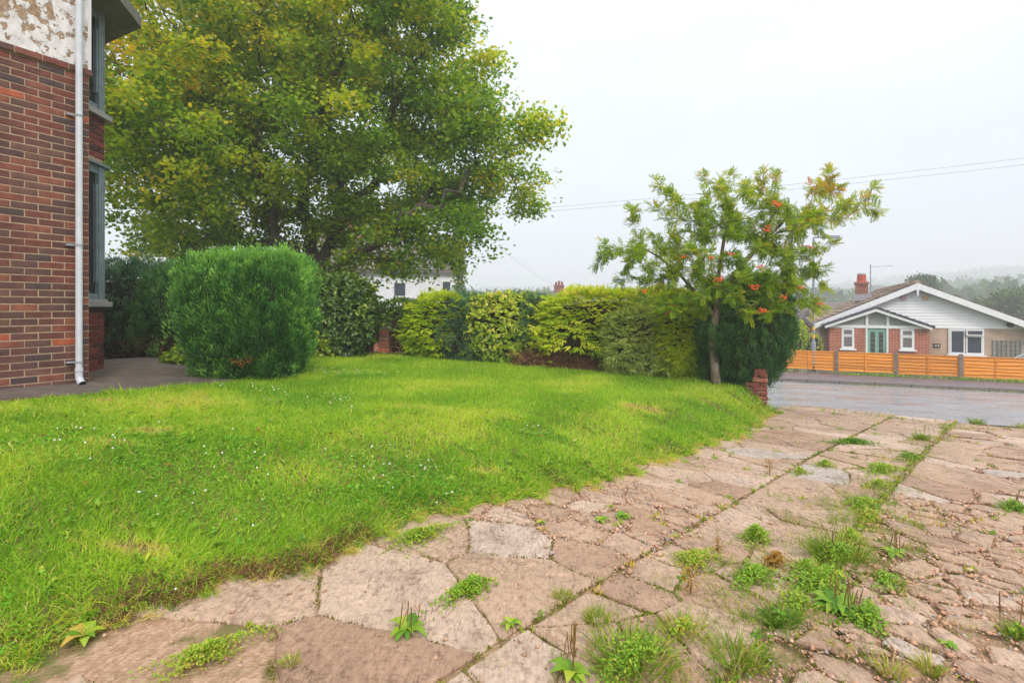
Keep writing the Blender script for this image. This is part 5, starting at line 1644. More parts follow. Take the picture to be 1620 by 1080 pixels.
# ------------------------------------------------------------------ the rowan
RY = 9.0
rb = PX(1133, 486, RY); rz0 = float(zplane(rb[0], 0)) - .06
rowan = thing('rowan_tree', 'small rowan tree with red berry clusters at the lawn corner', 'tree', (rb[0], RY, rz0))
def RP(px, py, dy): return PX(px, py, RY + dy) 
mains = [(1040, 287, .1), (1060, 300, -.4), (955, 385, .0), (952, 408, .3), (985, 395, -.5), (1000, 340, .2), (1008, 328, -.1), (1228, 275, .1), (1205, 290, -.3), (1316, 268, .2), (1300, 300, .5),
         (1375, 312, -.1), (1355, 330, .4), (1350, 318, -.4), (1140, 285, .4), (1115, 300, -.2), (1160, 275, .6), (1180, 300, -.6), (1085, 330, .5), (1030, 375, .6), (1300, 370, -.5), (1320, 385, .2),
         (1290, 430, .0), (1305, 455, .3), (1290, 478, -.1), (1230, 480, -.7), (1200, 470, -.8), (1060, 450, -.5), (1010, 440, -.2), (1020, 465, -.6), (990, 430, .2),
         (1250, 330, -.6), (1240, 400, -.8), (1150, 370, -.8), (1100, 400, -.7), (1180, 420, -.9), (1120, 340, .7), (1220, 350, .7), (1270, 360, .6), (1070, 390, .8), (1150, 320, 0),
         (1190, 350, .3), (1260, 450, -.4), (1215, 440, .6), (1330, 300, 0), (1090, 470, -.8), (1060, 420, 0), (1130, 440, -.7), (1280, 405, .3), (1340, 345, .1), (1000, 468, -.5), (1040, 488, -.7), (1075, 480, -.8), (1213, 498, -.9), (1252, 488, -.7), (1180, 478, -1.0), (1285, 492, -.4), (1300, 488, -.1), (975, 445, -.3), (1110, 470, -.9)]
tg = [RP(*m_) for m_ in mains]
extra = []
for m_ in mains:
    for _ in range(3):
        c0 = np.array([1165, 395])
        f = rng.uniform(.45, .98)
        q = c0 + (np.array(m_[:2]) - c0) * f + rng.normal(size=2) * 20
        if q[1] > 500 or q[1] < 268: continue
        extra.append(RP(q[0], q[1], m_[2] * f + rng.normal() * .25))
tg = np.array(tg + extra)
fk = RP(1131, 503, 0)
trunk = [(rb[0], RY, rz0), (rb[0] - .02, RY, rz0 + .35), (rb[0] - .06, RY, rz0 + .75), tuple(fk)]
# three main limbs from the fork
pos0 = [np.array(p) for p in trunk]
limb_t = np.array([RP(1150, 330, .0)])
rl_ = [(0, [RP(1118, 484, -.03), RP(1096, 458, -.1), RP(1072, 430, -.15), RP(1040, 405, -.1)]), (0, [RP(1134, 470, .03), RP(1138, 425, .08), RP(1146, 375, .05)]),
       (0, [RP(1152, 499, -.1), RP(1182, 488, -.25), RP(1215, 466, -.3), RP(1250, 440, -.3)]), (0, [RP(1140, 470, .1), RP(1165, 430, .15), RP(1205, 385, .2), RP(1245, 345, .2)])]
pos, par, rad, tips = grow(trunk, .074, np.concatenate([limb_t, tg]), seg=.22, wpath=.22, jit=.06, rtip=.0036, expo=1.7, sag=.05, limbs=rl_)
skeleton_mesh(pos, par, rad, 9, 1.15).build('trunk', M['rowan_bark'], rowan, smooth=True)
# pinnate leaves
M['rowan_leaf'] = leafmat('rowan_leaf', [(0, lin(84, 126, 28)), (.4, lin(136, 166, 36)), (.66, lin(184, 190, 50)), (.84, lin(208, 168, 70)), (1, lin(190, 122, 70))], .42, .5, .25, 1.35)
thin = np.where((rad < .012) & (np.arange(len(rad)) > 8))[0]
cand = np.concatenate([np.repeat(tips, 16), np.repeat(thin, 7), thin[rng.random(len(thin)) < .5]])
n = len(cand)
bdir = unit(pos[cand] - pos[par[cand]])
B0 = pos[cand] - bdir * rng.uniform(0, .2, n)[:, None]
A = unit(bdir * .55 + rng.normal(size=(n, 3)) * .62 + [0, 0, .10])
side = unit(np.cross(A, [0, 0, 1.0]) + rng.normal(size=A.shape) * .25)
nl = unit(np.cross(side, A))
LL = rng.uniform(.11, .18, n)
lt = np.clip(.40 + .16 * rng.normal(size=n) + .20 * lump(B0, 2.2, 6) + .16 * np.clip((B0[:, 2] - 2.3) / 1.3, 0, 1), 0, 1)
parts = []
npair = 6
for k in range(npair):
    f = .25 + .70 * k / (npair - 1)
    b = B0 + A * (LL * f)[:, None] - nl * (LL * .22 * f * f)[:, None]
    for sg in (-1, 1):
        D = unit(side * sg + A * .55 - nl * .15 + rng.normal(size=A.shape) * .10)
        ln = LL * (.36 if 0 < k < npair - 1 else .28)
        V, Fq = leaves4(b, D, unit(np.cross(D, nl)), ln, ln * .19, .15)
        parts.append((V, Fq, np.repeat(np.clip(lt + rng.normal(size=n) * .05, 0, 1), 4)))
b = B0 + A * (LL * .95)[:, None] - nl * (LL * .2)[:, None]
V, Fq = leaves4(b, A, side, LL * .34, LL * .06, .15); parts.append((V, Fq, np.repeat(lt, 4)))
V, Fq = blades3(B0, unit(A - nl * .2), side, LL, .0016); parts.append((V, Fq, np.repeat(lt * .3, 3)))
V, Fq, T = cat(parts)
obj('crown', V, Fq, M['rowan_leaf'], rowan, T)
# berries
M['berry'] = simple('rowan_berry', lin(236, 112, 40), lin(220, 78, 26), 30, 0.35)
ico_v = np.array([(0, 0, 1), (.894, 0, .447), (.276, .851, .447), (-.724, .526, .447), (-.724, -.526, .447), (.276, -.851, .447),
                  (.724, .526, -.447), (-.276, .851, -.447), (-.894, 0, -.447), (-.276, -.851, -.447), (.724, -.526, -.447), (0, 0, -1)], float)
ico_f = np.array([(0, 1, 2), (0, 2, 3), (0, 3, 4), (0, 4, 5), (0, 5, 1), (1, 6, 2), (2, 7, 3), (3, 8, 4), (4, 9, 5), (5, 10, 1), (6, 7, 2), (7, 8, 3), (8, 9, 4), (9, 10, 5), (10, 6, 1), (6, 11, 7), (7, 11, 8), (8, 11, 9), (9, 11, 10), (10, 11, 6)])
bc = [(1230, 324, -.3), (1212, 364, -.5), (1214, 360, -.5), (1280, 390, -.2), (1203, 422, -.8), (1137, 442, -.75), (1194, 454, -.9), (1207, 491, -.85), (1266, 454, -.5), (1240, 468, -.6), (1020, 460, -.55), (1062, 483, -.5), (1060, 493, -.5), (1125, 407, -.8), (1156, 402, -.7), (1292, 344, -.1), (1298, 481, -.2), (1080, 407, -.5), (1238, 470, -.5), (1226, 320, -.2)]
for (px_, py_, dy) in bc:
    c0 = RP(px_, py_, dy - .3); nb = 26 if (px_, py_) in ((1230, 324), (1137, 442), (1194, 454), (1207, 491)) else 12
    q = c0 + rng.normal(size=(nb, 3)) * [.030, .030, .016] * (1.2 if nb > 20 else 1.0)
    V = (q[:, None, :] + ico_v[None] * .0115).reshape(-1, 3)
    Fq = (ico_f[None] + 12 * np.arange(nb)[:, None, None]).reshape(-1, 3)
    o = obj('berry_cluster', V, Fq, M['berry'], rowan, smooth=True, kind='stuff')

# ------------------------------------------------------------------ trees beyond, and the wooded hills
M['far_leaf'] = leafmat('far_leaf', [(0, lin(48, 70, 34)), (.5, lin(70, 96, 44)), (1, lin(104, 124, 60))], .25, .8, .1)
def far_tree(name, label, px_, ytop, Y, rpx, squash=1.2, n=2600, leaf=.28, tint=.45):
    b = PX(px_, 486, Y); gz = float(zground(np.array(b[0]), np.array(b[1])))
    zt = CAM_Z + (HY - ytop) / F_PX * Y; r = rpx / F_PX * Y
    t = thing(name, label, 'tree', (b[0], b[1], gz))
    hc = zt - r * squash
    tgt = np.array([b[0], Y, hc]) + runit(70) * np.array([r, r, r * squash]) * (rng.random(70) ** .4)[:, None] * .85
    pos, par, rad, tips = grow([(b[0], Y, gz - .3), (b[0], Y, gz + (hc - gz) * .3), (b[0] + .1, Y, gz + (hc - gz) * .6)], .035 * (zt - gz), tgt, seg=r * .25, rtip=.02)
    skeleton_mesh(pos, par, rad, 6).build('trunk', M['oak_bark'], t)
    k = n // 70
    P = np.repeat(pos[tips], k, 0) + rng.normal(size=(70 * k, 3)) * r * .15
    D = runit(len(P)); V, Fq = leaves4(P, D, sideways(D), leaf, leaf * .4)
    T = np.clip(np.repeat(tint + .2 * rng.normal(size=70), k) + rng.normal(size=len(P)) * .1, 0, 1)
    obj('crown', V, Fq, M['far_leaf'], t, np.repeat(T, 4))
far_tree('valley_tree', 'hazy round tree rising just behind the bungalow ridge', 1460, 432, 75, 25, .9, 4200, .34, .3)
far_tree('valley_tree', 'hazy light green tree above the right slope of the bungalow roof', 1600, 456, 60, 36, 1.0, 5200, .34, .7)
far_tree('valley_tree', 'grey green tree low behind the bungalow roof, left of the light green one', 1562, 470, 70, 26, .9, 3200, .32, .4)

nw = 5200
az = R(1) * rng.uniform(-25, 66, nw); rr = 150 + 850 * rng.random(nw) ** 1.1
X, Y = rr * np.sin(az), rr * np.cos(az)
Zg = zground(X, Y)
hgt = rng.uniform(6, 12, nw) * (1 + rr / 1400); cw = hgt * rng.uniform(.38, .55, nw)
k = 40
d = runit(nw * k); d[:, 2] = np.abs(d[:, 2]) * 1.25 - .25
P = np.repeat(np.stack([X, Y, Zg + hgt * .45], 1), k, 0) + d * np.repeat(np.stack([cw, cw, hgt * .55], 1), k, 0) * rng.uniform(.75, 1.05, (nw * k, 1))
D = unit(d + runit(nw * k) * .8); sz = np.repeat(cw * .42, k) * rng.uniform(.7, 1.3, nw * k)
V, Fq = leaves4(P, D, sideways(D), sz, sz * .42)
T = np.clip(np.repeat(.4 + .22 * rng.normal(size=nw), k) + .08 * rng.normal(size=nw * k), 0, 1)
wd = obj('woodland', V, Fq, M['far_leaf'], None, np.repeat(T, 4), kind='stuff')
tag(wd, 'misty woodland covering the hills behind the bungalow', 'woodland')

# ivy on the near pole
n = 1500
th_ = rng.uniform(0, 6.28, n); zz = rng.uniform(-1.2, 5.4, n)
P = np.stack([pA[0] + np.cos(th_) * .2 + .12 * lump(np.stack([th_, zz, zz], 1), 2), 25 + np.sin(th_) * .2, zz], 1) + rng.normal(size=(n, 3)) * .07
D = unit(runit(n) + [0, 0, -.3])
V, Fq = leaves4(P, D, sideways(D), .15, .06)
tag(obj('ivy', V, Fq, LM['holly'], None, np.repeat(rng.uniform(.2, .9, n), 4)), 'ivy climbing the telegraph pole right of the oak', 'ivy')

# ------------------------------------------------------------------ lawn grass
def clover_field(X, Y):
    P = np.stack([X, Y, 0 * X], -1)
    return lump(P * [1, 1.6, 1], 1.5, 5, 5) + .35 * lump(P, 5, 1)
def dry_field(X, Y):
    P = np.stack([X, Y, 0 * X], -1)
    return lump(P, 2.6, 11, 5) + .4 * lump(P, 8, 2)
def scatter(n, x0, x1, y0, y1):
    X = rng.uniform(x0, x1, n); Y = rng.uniform(y0, y1, n)
    u, v = uv(X, Y)
    ok_ = (v < vedge(u) + .015) & ((ehouse(X, Y) > .84) | ((X - HC[0]) * HD[0] + (Y - HC[1]) * HD[1] > 2.1)) & (np.abs(X) < Y * 1.08 + 1.3) & (u < 9.6)
    return X[ok_], Y[ok_]
grass_parts = []
bare_spots = [(-2.78, 4.1, .24, .09), (-2.8, 3.75, .2, .06), (-1.95, 2.75, .14, .05), (-1.35, 2.78, .1, .05), (-3.3, 3.4, .1, .05), (-.5, 3.35, .18, .06), (-3.9, 5.0, .14, .07), (-1.0, 5.6, .2, .08), (1.6, 6.6, .25, .1), (-.2, 4.3, .12, .05)]
def bareness(X, Y):
    b = np.zeros_like(X)
    for (x, y, rx_, ry_) in bare_spots:
        b = np.maximum(b, np.exp(-(((X - x) / rx_) ** 2 + ((Y - y) / ry_) ** 2)))
    return b
for (y0, y1, dens, w, Lm, mode) in ((1.5, 3.4, 15000, .0021, .052, 5), (3.4, 5.2, 10500, .0030, .048, 5), (5.2, 7.6, 6600, .0044, .048, 3), (7.6, 11.2, 4600, .006, .050, 3)):
    x0, x1 = -1.08 * y1 - 1.3, 6.0
    X, Y = scatter(int(dens * (x1 - x0) * (y1 - y0)), x0, x1, y0, y1)
    bz = bareness(X, Y)
    u, v = uv(X, Y); e_ = vedge(u) - v
    thin_ = np.exp(-(e_ / .06) ** 2) * .35
    k = rng.random(len(X)) > bz * .82 + thin_
    X, Y, bz, e_ = X[k], Y[k], bz[k], e_[k]
    n = len(X)
    Z = zlawn(X, Y)
    P = np.stack([X, Y, Z - .004], 1)
    PP = np.stack([X, Y, 0 * X], 1)
    lean = np.stack([lump(PP, 4, 3), lump(PP, 4, 8), 0 * X], 1) * .6
    edge_out = np.exp(-(e_ / .18) ** 2)[:, None] * np.array([.714, -.7, -.12]) * .7
    D = unit(rng.normal(size=(n, 3)) * [.55, .55, .25] + [0, 0, .85] + lean + edge_out)
    D[:, 2] = np.abs(D[:, 2])
    S = unit(np.cross(D, runit(n)))
    cf_ = clover_field(X, Y)
    tuftf = sstep(.25, .6, lump(PP, 6, 14))
    Ln = Lm * rng.lognormal(0, .32, n) * (1 + .7 * tuftf) * (1 + .35 * np.exp(-(e_ / .3) ** 2)) * np.where(cf_ > .25, .85, 1)
    dr = dry_field(X, Y)
    T = .42 + .15 * rng.normal(size=n) + .24 * lump(PP, 1.1, 2) + .16 * lump(PP, 3.5, 12) + .20 * sstep(.1, .5, dr) - .14 * sstep(.0, .4, cf_) + .75 * bz
    T = np.where(rng.random(n) < .05 + .14 * sstep(.15, .5, dr) + .25 * np.exp(-(e_ / .10) ** 2), rng.uniform(.85, 1, n), T)
    T = np.clip(T, 0, 1)
    if mode == 5:
        V, Fq = blades5(P, D, S, Ln, w * rng.uniform(.7, 1.5, n), rng.normal(size=(n, 3)) * .7 + [0, 0, -.5])
    else:
        V, Fq = blades3(P, D, S, Ln, w * rng.uniform(.7, 1.5, n))
    grass_parts.append((V, Fq, np.repeat(T, mode)))
# ragged overhanging clumps along the edge of the lawn
nc_ = 900
ue = rng.uniform(-2.0, 9.2, nc_); ee = rng.normal(.03, .07, nc_)
Xe, Ye = xy(ue, vedge(ue) - ee)
kb_ = 22
Xr, Yr = np.repeat(Xe, kb_) + rng.normal(size=nc_ * kb_) * .02, np.repeat(Ye, kb_) + rng.normal(size=nc_ * kb_) * .02
n = len(Xr)
Pz = np.where(uv(Xr, Yr)[1] < vedge(uv(Xr, Yr)[0]), zlawn(Xr, Yr), zdrive(Xr, Yr) + .01)
cd = np.repeat(rng.normal(size=(nc_, 3)) * [.5, .5, .1] + [.30, -.30, .7], kb_, 0)
D = unit(cd + rng.normal(size=(n, 3)) * .38); D[:, 2] = np.abs(D[:, 2])
Ln = np.repeat(rng.uniform(.035, .11, nc_), kb_) * rng.uniform(.6, 1.2, n)
dry = np.repeat(rng.random(nc_) < .36, kb_)
T = np.where(dry, rng.uniform(.9, 1, n), np.clip(np.repeat(rng.normal(.45, .22, nc_), kb_) + .1 * rng.normal(size=n), 0, 1))
V, Fq = blades5(np.stack([Xr, Yr, Pz - .003], 1), D, unit(np.cross(D, runit(n))), Ln, np.repeat(.0012 + .0006 * Ye / 3, kb_), rng.normal(size=(n, 3)) * .5 + [.5, -.5, -.9])
grass_parts.append((V, Fq, np.repeat(T, 5)))
V, Fq, T = cat(grass_parts)
tag(obj('lawn_grass', V, Fq, M['grass'], None, T, kind='stuff'), 'bright green mown grass covering the front lawn', 'grass')

nth = 7000
ut = rng.uniform(.4, 3.0, nth); et = rng.normal(.015, .035, nth)
kt = lump(np.stack([ut, 0 * ut, 0 * ut], 1), 3.0, 2) > -.25
ut, et = ut[kt], et[kt]
Xt, Yt = xy(ut, vedge(ut) - et); nth = len(ut)
Dt = unit(np.stack([.6 + 0 * ut, -.6 + 0 * ut, -.1 + 0 * ut], 1) + rng.normal(size=(nth, 3)) * .7)
Pt_ = np.stack([Xt, Yt, zdrive(Xt, Yt) + np.clip(et, 0, 1) * .7 + rng.uniform(.005, .05, nth)], 1)
Vt, Ft = leaves4(Pt_, Dt, sideways(Dt), rng.uniform(.03, .07, nth), .0018)
tag(obj('dead_thatch', Vt, Ft, M['dead_twig'], None, np.repeat(rng.random(nth), 4), kind='stuff'), 'brown dead thatch along the near edge of the lawn', 'thatch')

# clover and low broad leaves in the lawn
X, Y = scatter(52000, -7.5, 4.5, 1.5, 8.0)
cf_ = clover_field(X, Y)
k = (rng.random(len(X)) < sstep(.05, .5, cf_) * .9 + .05)
X, Y = X[k], Y[k]; n = len(X)
P = np.stack([X, Y, zlawn(X, Y) + rng.uniform(.018, .042, n)], 1)
parts = []
for j in range(3):
    a_ = rng.uniform(0, 6.28, n) if j == 0 else a_ + 2.094
    D = unit(np.stack([np.cos(a_), np.sin(a_), rng.uniform(-.1, .35, n)], 1))
    S = unit(np.cross(D, [0, 0, 1.0]))
    sz = rng.uniform(.010, .017, n) if j == 0 else sz
    V, Fq = leaves4(P, D, S, sz, sz * .42, .1); parts.append((V, Fq, np.repeat(np.clip(.5 + .2 * rng.normal(size=n), 0, 1), 4)))
V, Fq, T = cat(parts)
tag(obj('clover', V, Fq, M['clover'], None, T, kind='stuff'), 'patches of small round clover leaves in the lawn', 'clover')
# rosettes of broad weeds in the lawn
parts = []
X, Y = scatter(5200, -7, 4.5, 1.6, 7.0)
u, v = uv(X, Y); e_ = vedge(u) - v
k = rng.random(len(X)) < .16 + .6 * np.exp(-(e_ / .35) ** 2)
X, Y = X[k], Y[k]; n = len(X)
for j in range(7):
    a_ = rng.uniform(0, 6.28, n)
    D = unit(np.stack([np.cos(a_), np.sin(a_), rng.uniform(.35, 1.1, n)], 1)); S = unit(np.cross(D, [0, 0, 1.0]))
    ln = rng.uniform(.03, .07, n)
    V, Fq = leaves6(np.stack([X, Y, zlawn(X, Y) + .012], 1), D, S, ln, ln * rng.uniform(.10, .17, n), .3, .3)
    parts.append((V, Fq, np.repeat(np.clip(rng.normal(.45, .2, n), 0, 1), 6)))
V, Fq, T = cat(parts)
tag(obj('lawn_weeds', V, Fq, M['weed'], None, T, kind='stuff'), 'broad leaved weeds scattered through the lawn and along its edge', 'weeds')
# white clover flowers
X, Y = scatter(5200, -7, 3.5, 1.8, 9)
k = clover_field(X, Y) > .30
X, Y = X[k][:150], Y[k][:150]; n = len(X)
P = np.stack([X, Y, zlawn(X, Y) + rng.uniform(.045, .07, n)], 1)
V = (P[:, None, :] + ico_v[None] * rng.uniform(.005, .008, n)[:, None, None] * (1 + .25 * rng.normal(size=(n, 12, 1)))).reshape(-1, 3)
Fq = (ico_f[None] + 12 * np.arange(n)[:, None, None]).reshape(-1, 3)
tag(obj('clover_flowers', V, Fq, M['petal'], None, np.repeat(rng.random(n), 12), kind='stuff'), 'tiny white clover flowers dotted over the lawn', 'flowers')

# a few fallen brown leaves
X, Y = scatter(150, -6, 4, 2.2, 9)
n = len(X); P = np.stack([X, Y, zlawn(X, Y) + .035], 1); D = unit(rng.normal(size=(n, 3)) * [1, 1, .3])
V, Fq = leaves6(P, D, unit(np.cross(D, [0, 0, 1.0])), rng.uniform(.03, .06, n), .014)
tag(obj('fallen_leaves', V, Fq, M['rust'], None, np.repeat(rng.random(n) * .6, 6), kind='stuff'), 'scattered fallen brown leaves on the lawn', 'leaves')
# moss along the joints and low ground cover on the driveway
def ground_pts(uvp):
    X, Y = xy(uvp[:, 0], uvp[:, 1]); return np.stack([X, Y, zdrive(X, Y)], 1)
jp = joint_pts
wgt = sstep(-.1, .55, lump(np.concatenate([jp, 0 * jp[:, :1]], 1), 2.2, 7)) + 1.2 * np.exp(-((jp[:, 1] + .82) / .12) ** 2) + .35 * np.exp(-((jp[:, 1] + 1.57) / .06) ** 2)
jp = jp[rng.random(len(jp)) < np.clip(wgt, 0, 1)]
jp = np.repeat(jp, 7, 0) + rng.normal(size=(len(jp) * 7, 2)) * .011
P = ground_pts(jp) + np.array([0, 0, .001]); n = len(P)
D = unit(rng.normal(size=(n, 3)) + [0, 0, .9]); D[:, 2] = np.abs(D[:, 2])
V, Fq = leaves4(P, D, sideways(D), rng.uniform(.006, .014, n), .004)
tag(obj('joint_moss', V, Fq, M['moss'], None, np.repeat(rng.random(n), 4), kind='stuff'), 'olive moss growing in the driveway joints', 'moss')

jw = joint_pts
wg = .05 + .5 * np.exp(-((jw[:, 1] + .82) / .10) ** 2) + .16 * np.exp(-((jw[:, 1] + 1.58) / .05) ** 2)
jw = jw[rng.random(len(jw)) < wg * .45]
parts = []
kb_ = 12
P = np.repeat(ground_pts(jw), kb_, 0) + rng.normal(size=(len(jw) * kb_, 3)) * [.014, .014, 0]; n = len(P)
D = unit(rng.normal(size=(n, 3)) * .8 + [0, 0, .6]); D[:, 2] = np.abs(D[:, 2])
ln = np.repeat(rng.uniform(.012, .05, len(jw)), kb_) * rng.uniform(.6, 1.2, n)
V, Fq = leaves4(P, D, sideways(D), ln, ln * .16)
T = np.clip(np.repeat(rng.normal(.6, .25, len(jw)), kb_) + .1 * rng.normal(size=n), 0, 1)
# wispy drying grass along the weedy joint
nt_ = 640
uu = np.concatenate([rng.uniform(1.2, 4.8, 470), rng.uniform(4.8, 9.8, 170)]); vv = -.85 + rng.normal(size=nt_) * np.where(uu < 4.6, .28, .18)
G = ground_pts(np.stack([uu, vv], 1)); kb2 = 16
Pg = np.repeat(G, kb2, 0) + rng.normal(size=(nt_ * kb2, 3)) * [.03, .03, 0]
Dg = unit(rng.normal(size=Pg.shape) * .6 + [0, 0, .8]); Dg[:, 2] = np.abs(Dg[:, 2])
Vg, Fg = blades5(Pg, Dg, unit(np.cross(Dg, runit(len(Pg)))), np.repeat(rng.uniform(.03, .10, nt_), kb2) * rng.uniform(.6, 1.2, len(Pg)), .0013, rng.normal(size=Pg.shape) * .6 + [0, 0, -.4])
Tg = np.clip(np.repeat(rng.uniform(.25, 1.0, nt_), kb2) + .12 * rng.normal(size=len(Pg)), 0, 1)
tag(obj('drying_grass', Vg, Fg, M['tuft'], None, np.repeat(Tg, 5), kind='stuff'), 'wispy half dry grass spread along the weedy joint', 'grass')
tag(obj('joint_sprigs', V, Fq, M['weed'], None, np.repeat(T, 4), kind='stuff'), 'tiny weed sprigs dotted along the driveway joints', 'weeds')

# ------------------------------------------------------------------ weeds on the driveway, one thing each
def tuft_geo(c, r, h, n, spread=.5, tint=.45, w=.0022):
    a_ = rng.uniform(0, 6.28, n); q = r * np.sqrt(rng.random(n)) * .7
    P = c + np.stack([np.cos(a_) * q, np.sin(a_) * q, 0 * q], 1)
    D = unit(np.stack([np.cos(a_) * spread, np.sin(a_) * spread, np.ones(n)], 1) + rng.normal(size=(n, 3)) * .28); D[:, 2] = np.abs(D[:, 2])
    V, F = blades5(P, D, unit(np.cross(D, runit(n))), h * rng.uniform(.5, 1.15, n), w * rng.uniform(.7, 1.4, n), np.stack([np.cos(a_), np.sin(a_), -.3 + 0 * a_], 1) * .7)
    T = np.clip(rng.normal(tint, .18, n), 0, 1); T = np.where(rng.random(n) < .14, rng.uniform(.85, 1, n), T)
    return V, F, np.repeat(T, 5)
def mat_geo(c, rx_, ry_, n, leaf=.016, hgt=.04, ang=0.78, tint=.5):
    a_ = rng.uniform(0, 6.28, n); q = np.minimum(np.abs(rng.normal(size=n)) * .52, 1.5)
    rag = 1 + .35 * np.sin(a_ * 3 + c[0] * 9) + .3 * np.sin(a_ * 7 + c[1] * 5)
    x, y = np.cos(a_) * q * rx_ * rag, np.sin(a_) * q * ry_ * rag
    X = x * math.cos(ang) - y * math.sin(ang) + c[0]; Y = x * math.sin(ang) + y * math.cos(ang) + c[1]
    z = zdrive(X, Y) + .006 + hgt * np.clip(1 - q * q, 0, 1) * rng.uniform(.3, 1.1, n)
    D = unit(rng.normal(size=(n, 3)) * [1, 1, .5] + [0, 0, .35])
    V, F = leaves6(np.stack([X, Y, z], 1), D, unit(np.cross(D, runit(n) * .5 + [0, 0, 1])), leaf * rng.uniform(.6, 1.4, n), leaf * .28, .1, .1)
    return V, F, np.repeat(np.clip(rng.normal(tint, .2, n), 0, 1), 6)
def rosette_geo(c, n, L_, wk=.22, rise=.35, tint=.45):
    a_ = np.arange(n) * 2.4 + rng.uniform(0, 6); ln = L_ * rng.uniform(.6, 1.15, n)
    D = unit(np.stack([np.cos(a_), np.sin(a_), rise * rng.uniform(.4, 1.8, n)], 1)); S = unit(np.cross(D, [0, 0, 1.0]))
    V, F = leaves6(np.repeat(np.array([c]), n, 0) + [0, 0, .012], D, S, ln, ln * wk * rng.uniform(.8, 1.2, n), .35, .3)
    return V, F, np.repeat(np.clip(rng.normal(tint, .22, n), 0, 1), 6)
def spikes(c, n, h, r, parent):
    for k in range(n):
        a_ = rng.uniform(0, 6.28); q = r * rng.random()
        b = c + np.array([math.cos(a_) * q, math.sin(a_) * q, 0]); ln = rng.normal(size=2) * .16
        hh_ = h * rng.uniform(.6, 1.15)
        path = [b + np.array([ln[0] * hh_ * f, ln[1] * hh_ * f, hh_ * f]) for f in (0, .35, .45, .75, .95, 1.0)]
        me = MB().tube(path, [.0011, .0010, .0022, .0028, .0022, .0006], 6)
        obj('seed_spike', np.array(me.v), me.f, M['seed'], parent, np.repeat(rng.random(), len(me.v)))

def weed(kind, px_, py_, label, **k):
    c = on_drive(px_, py_)
    nm = {'tuft': 'grass_tuft', 'mat': 'weed_mat', 'plantain': 'plantain', 'rosette': 'weed_rosette', 'clump': 'weed_clump', 'stalk': 'dead_stalk'}[kind]
    t = thing(nm, label, 'weed', tuple(c))
    sc = k.get('s', 1.0); ti = k.get('tint', .5)
    if kind in ('tuft', 'clump'):
        V, F, T = tuft_geo(c, .07 * sc * k.get('r', 1), .10 * sc, int(k.get('n', 130)), k.get('spread', .6), ti)
        obj('blades', V, F, M['tuft'], t, T)
    if kind == 'mat' or kind == 'clump':
        m_ = k.get('m', (.16, .09))
        V, F, T = mat_geo(c, m_[0] * sc, m_[1] * sc, int(k.get('nm', 900) * max(1, sc)), k.get('leaf', .016), k.get('hgt', .05) * sc, k.get('ang', .78), ti)
        obj('leaves', V, F, M['rust'] if k.get('rust') else M['weed'], t, T)
        if kind == 'mat':
            V, F, T = tuft_geo(c, .12 * sc, .07 * sc, 60, .8, .75); obj('wispy_blades', V, F, M['tuft'], t, T)
    if kind in ('plantain', 'rosette') or k.get('ros'):
        V, F, T = rosette_geo(c, int(k.get('nl', 12)), .10 * sc, k.get('wk', .24), .38, ti)
        obj('leaf_rosette', V, F, M['weed'], t, T)
    if k.get('sp'): spikes(c, k['sp'], .17 * k.get('sh', 1.0), .07 * sc, t)
    if kind == 'stalk':
        me = MB().tube([c, c + [.004, 0, .05 * sc], c + [-.004, .004, .11 * sc]], [.003, .0025, .0015], 6)
        obj('stem', np.array(me.v), me.f, M['seed'], t, np.zeros(len(me.v)))
        n = 160; P = c + np.stack([rng.normal(size=n) * .02, rng.normal(size=n) * .02, rng.uniform(.01, .12, n)], 1) * sc
        D = runit(n); V, F = leaves4(P, D, sideways(D), .016 * sc, .003 * sc); obj('dry_leaves', V, F, M['rust'], t, np.repeat(rng.random(n), 4))
    return t
weed('plantain', 645, 1000, 'plantain with brown seed spikes alone on the near ridged slab', nl=14, sp=7, s=.9, sh=.75)
weed('mat', 742, 938, 'leafy green mat in the crack beside the near ridged slab', m=(.17, .07), nm=1300, leaf=.02)
weed('mat', 665, 852, 'bright chickweed mat spilling from the lawn edge onto the concrete', m=(.26, .11), nm=2200, leaf=.016, tint=.6)
weed('mat', 330, 1040, 'yellow green creeping mat on the soil at the bottom left', m=(.22, .08), nm=2200, leaf=.013, tint=.68)
weed('tuft', 460, 1052, 'small yellow green grass tuft right of the bottom left mat', s=.5, n=90, tint=.7)
weed('tuft', 890, 948, 'pale thin grass tuft by the long joint in the foreground', s=.7, n=90, tint=.7)
weed('rosette', 808, 990, 'single young upright green plant near the long joint', s=.55, nl=9)
weed('rosette', 951, 826, 'bright small rosette left of its twin on the middle concrete', s=.6, nl=16, wk=.3)
weed('rosette', 985, 820, 'bright small rosette right of its twin on the middle concrete', s=.65, nl=16, wk=.3)
weed('rosette', 855, 830, 'small rosette at the lawn edge left of the twin rosettes', s=.5, nl=10)
weed('clump', 1000, 1050, 'broad weedy grass clump at the bottom centre', s=1.25, n=420, r=2.6, m=(.22, .10), nm=1500, tint=.5)
weed('plantain', 905, 1070, 'plantain with tall brown spikes at the bottom edge left of the grass clump', nl=10, sp=9, s=.9, sh=1.15)
weed('tuft', 945, 985, 'wispy grass tuft just behind the bottom centre clump', s=.9, n=140, tint=.6)
weed('tuft', 1165, 1050, 'tall loose grass tuft right of the bottom centre clump', s=1.25, n=190, r=1.4)
weed('mat', 1100, 890, 'yellowish cushion mat left of the rusty dead stalks', m=(.20, .10), nm=2200, tint=.72, leaf=.013)
weed('stalk', 1092, 940, 'rusty brown dead stalk with dry leaves in the foreground', s=1.1)
weed('stalk', 1135, 875, 'rusty brown dead stalk beside the yellowish cushion mat', s=.8)
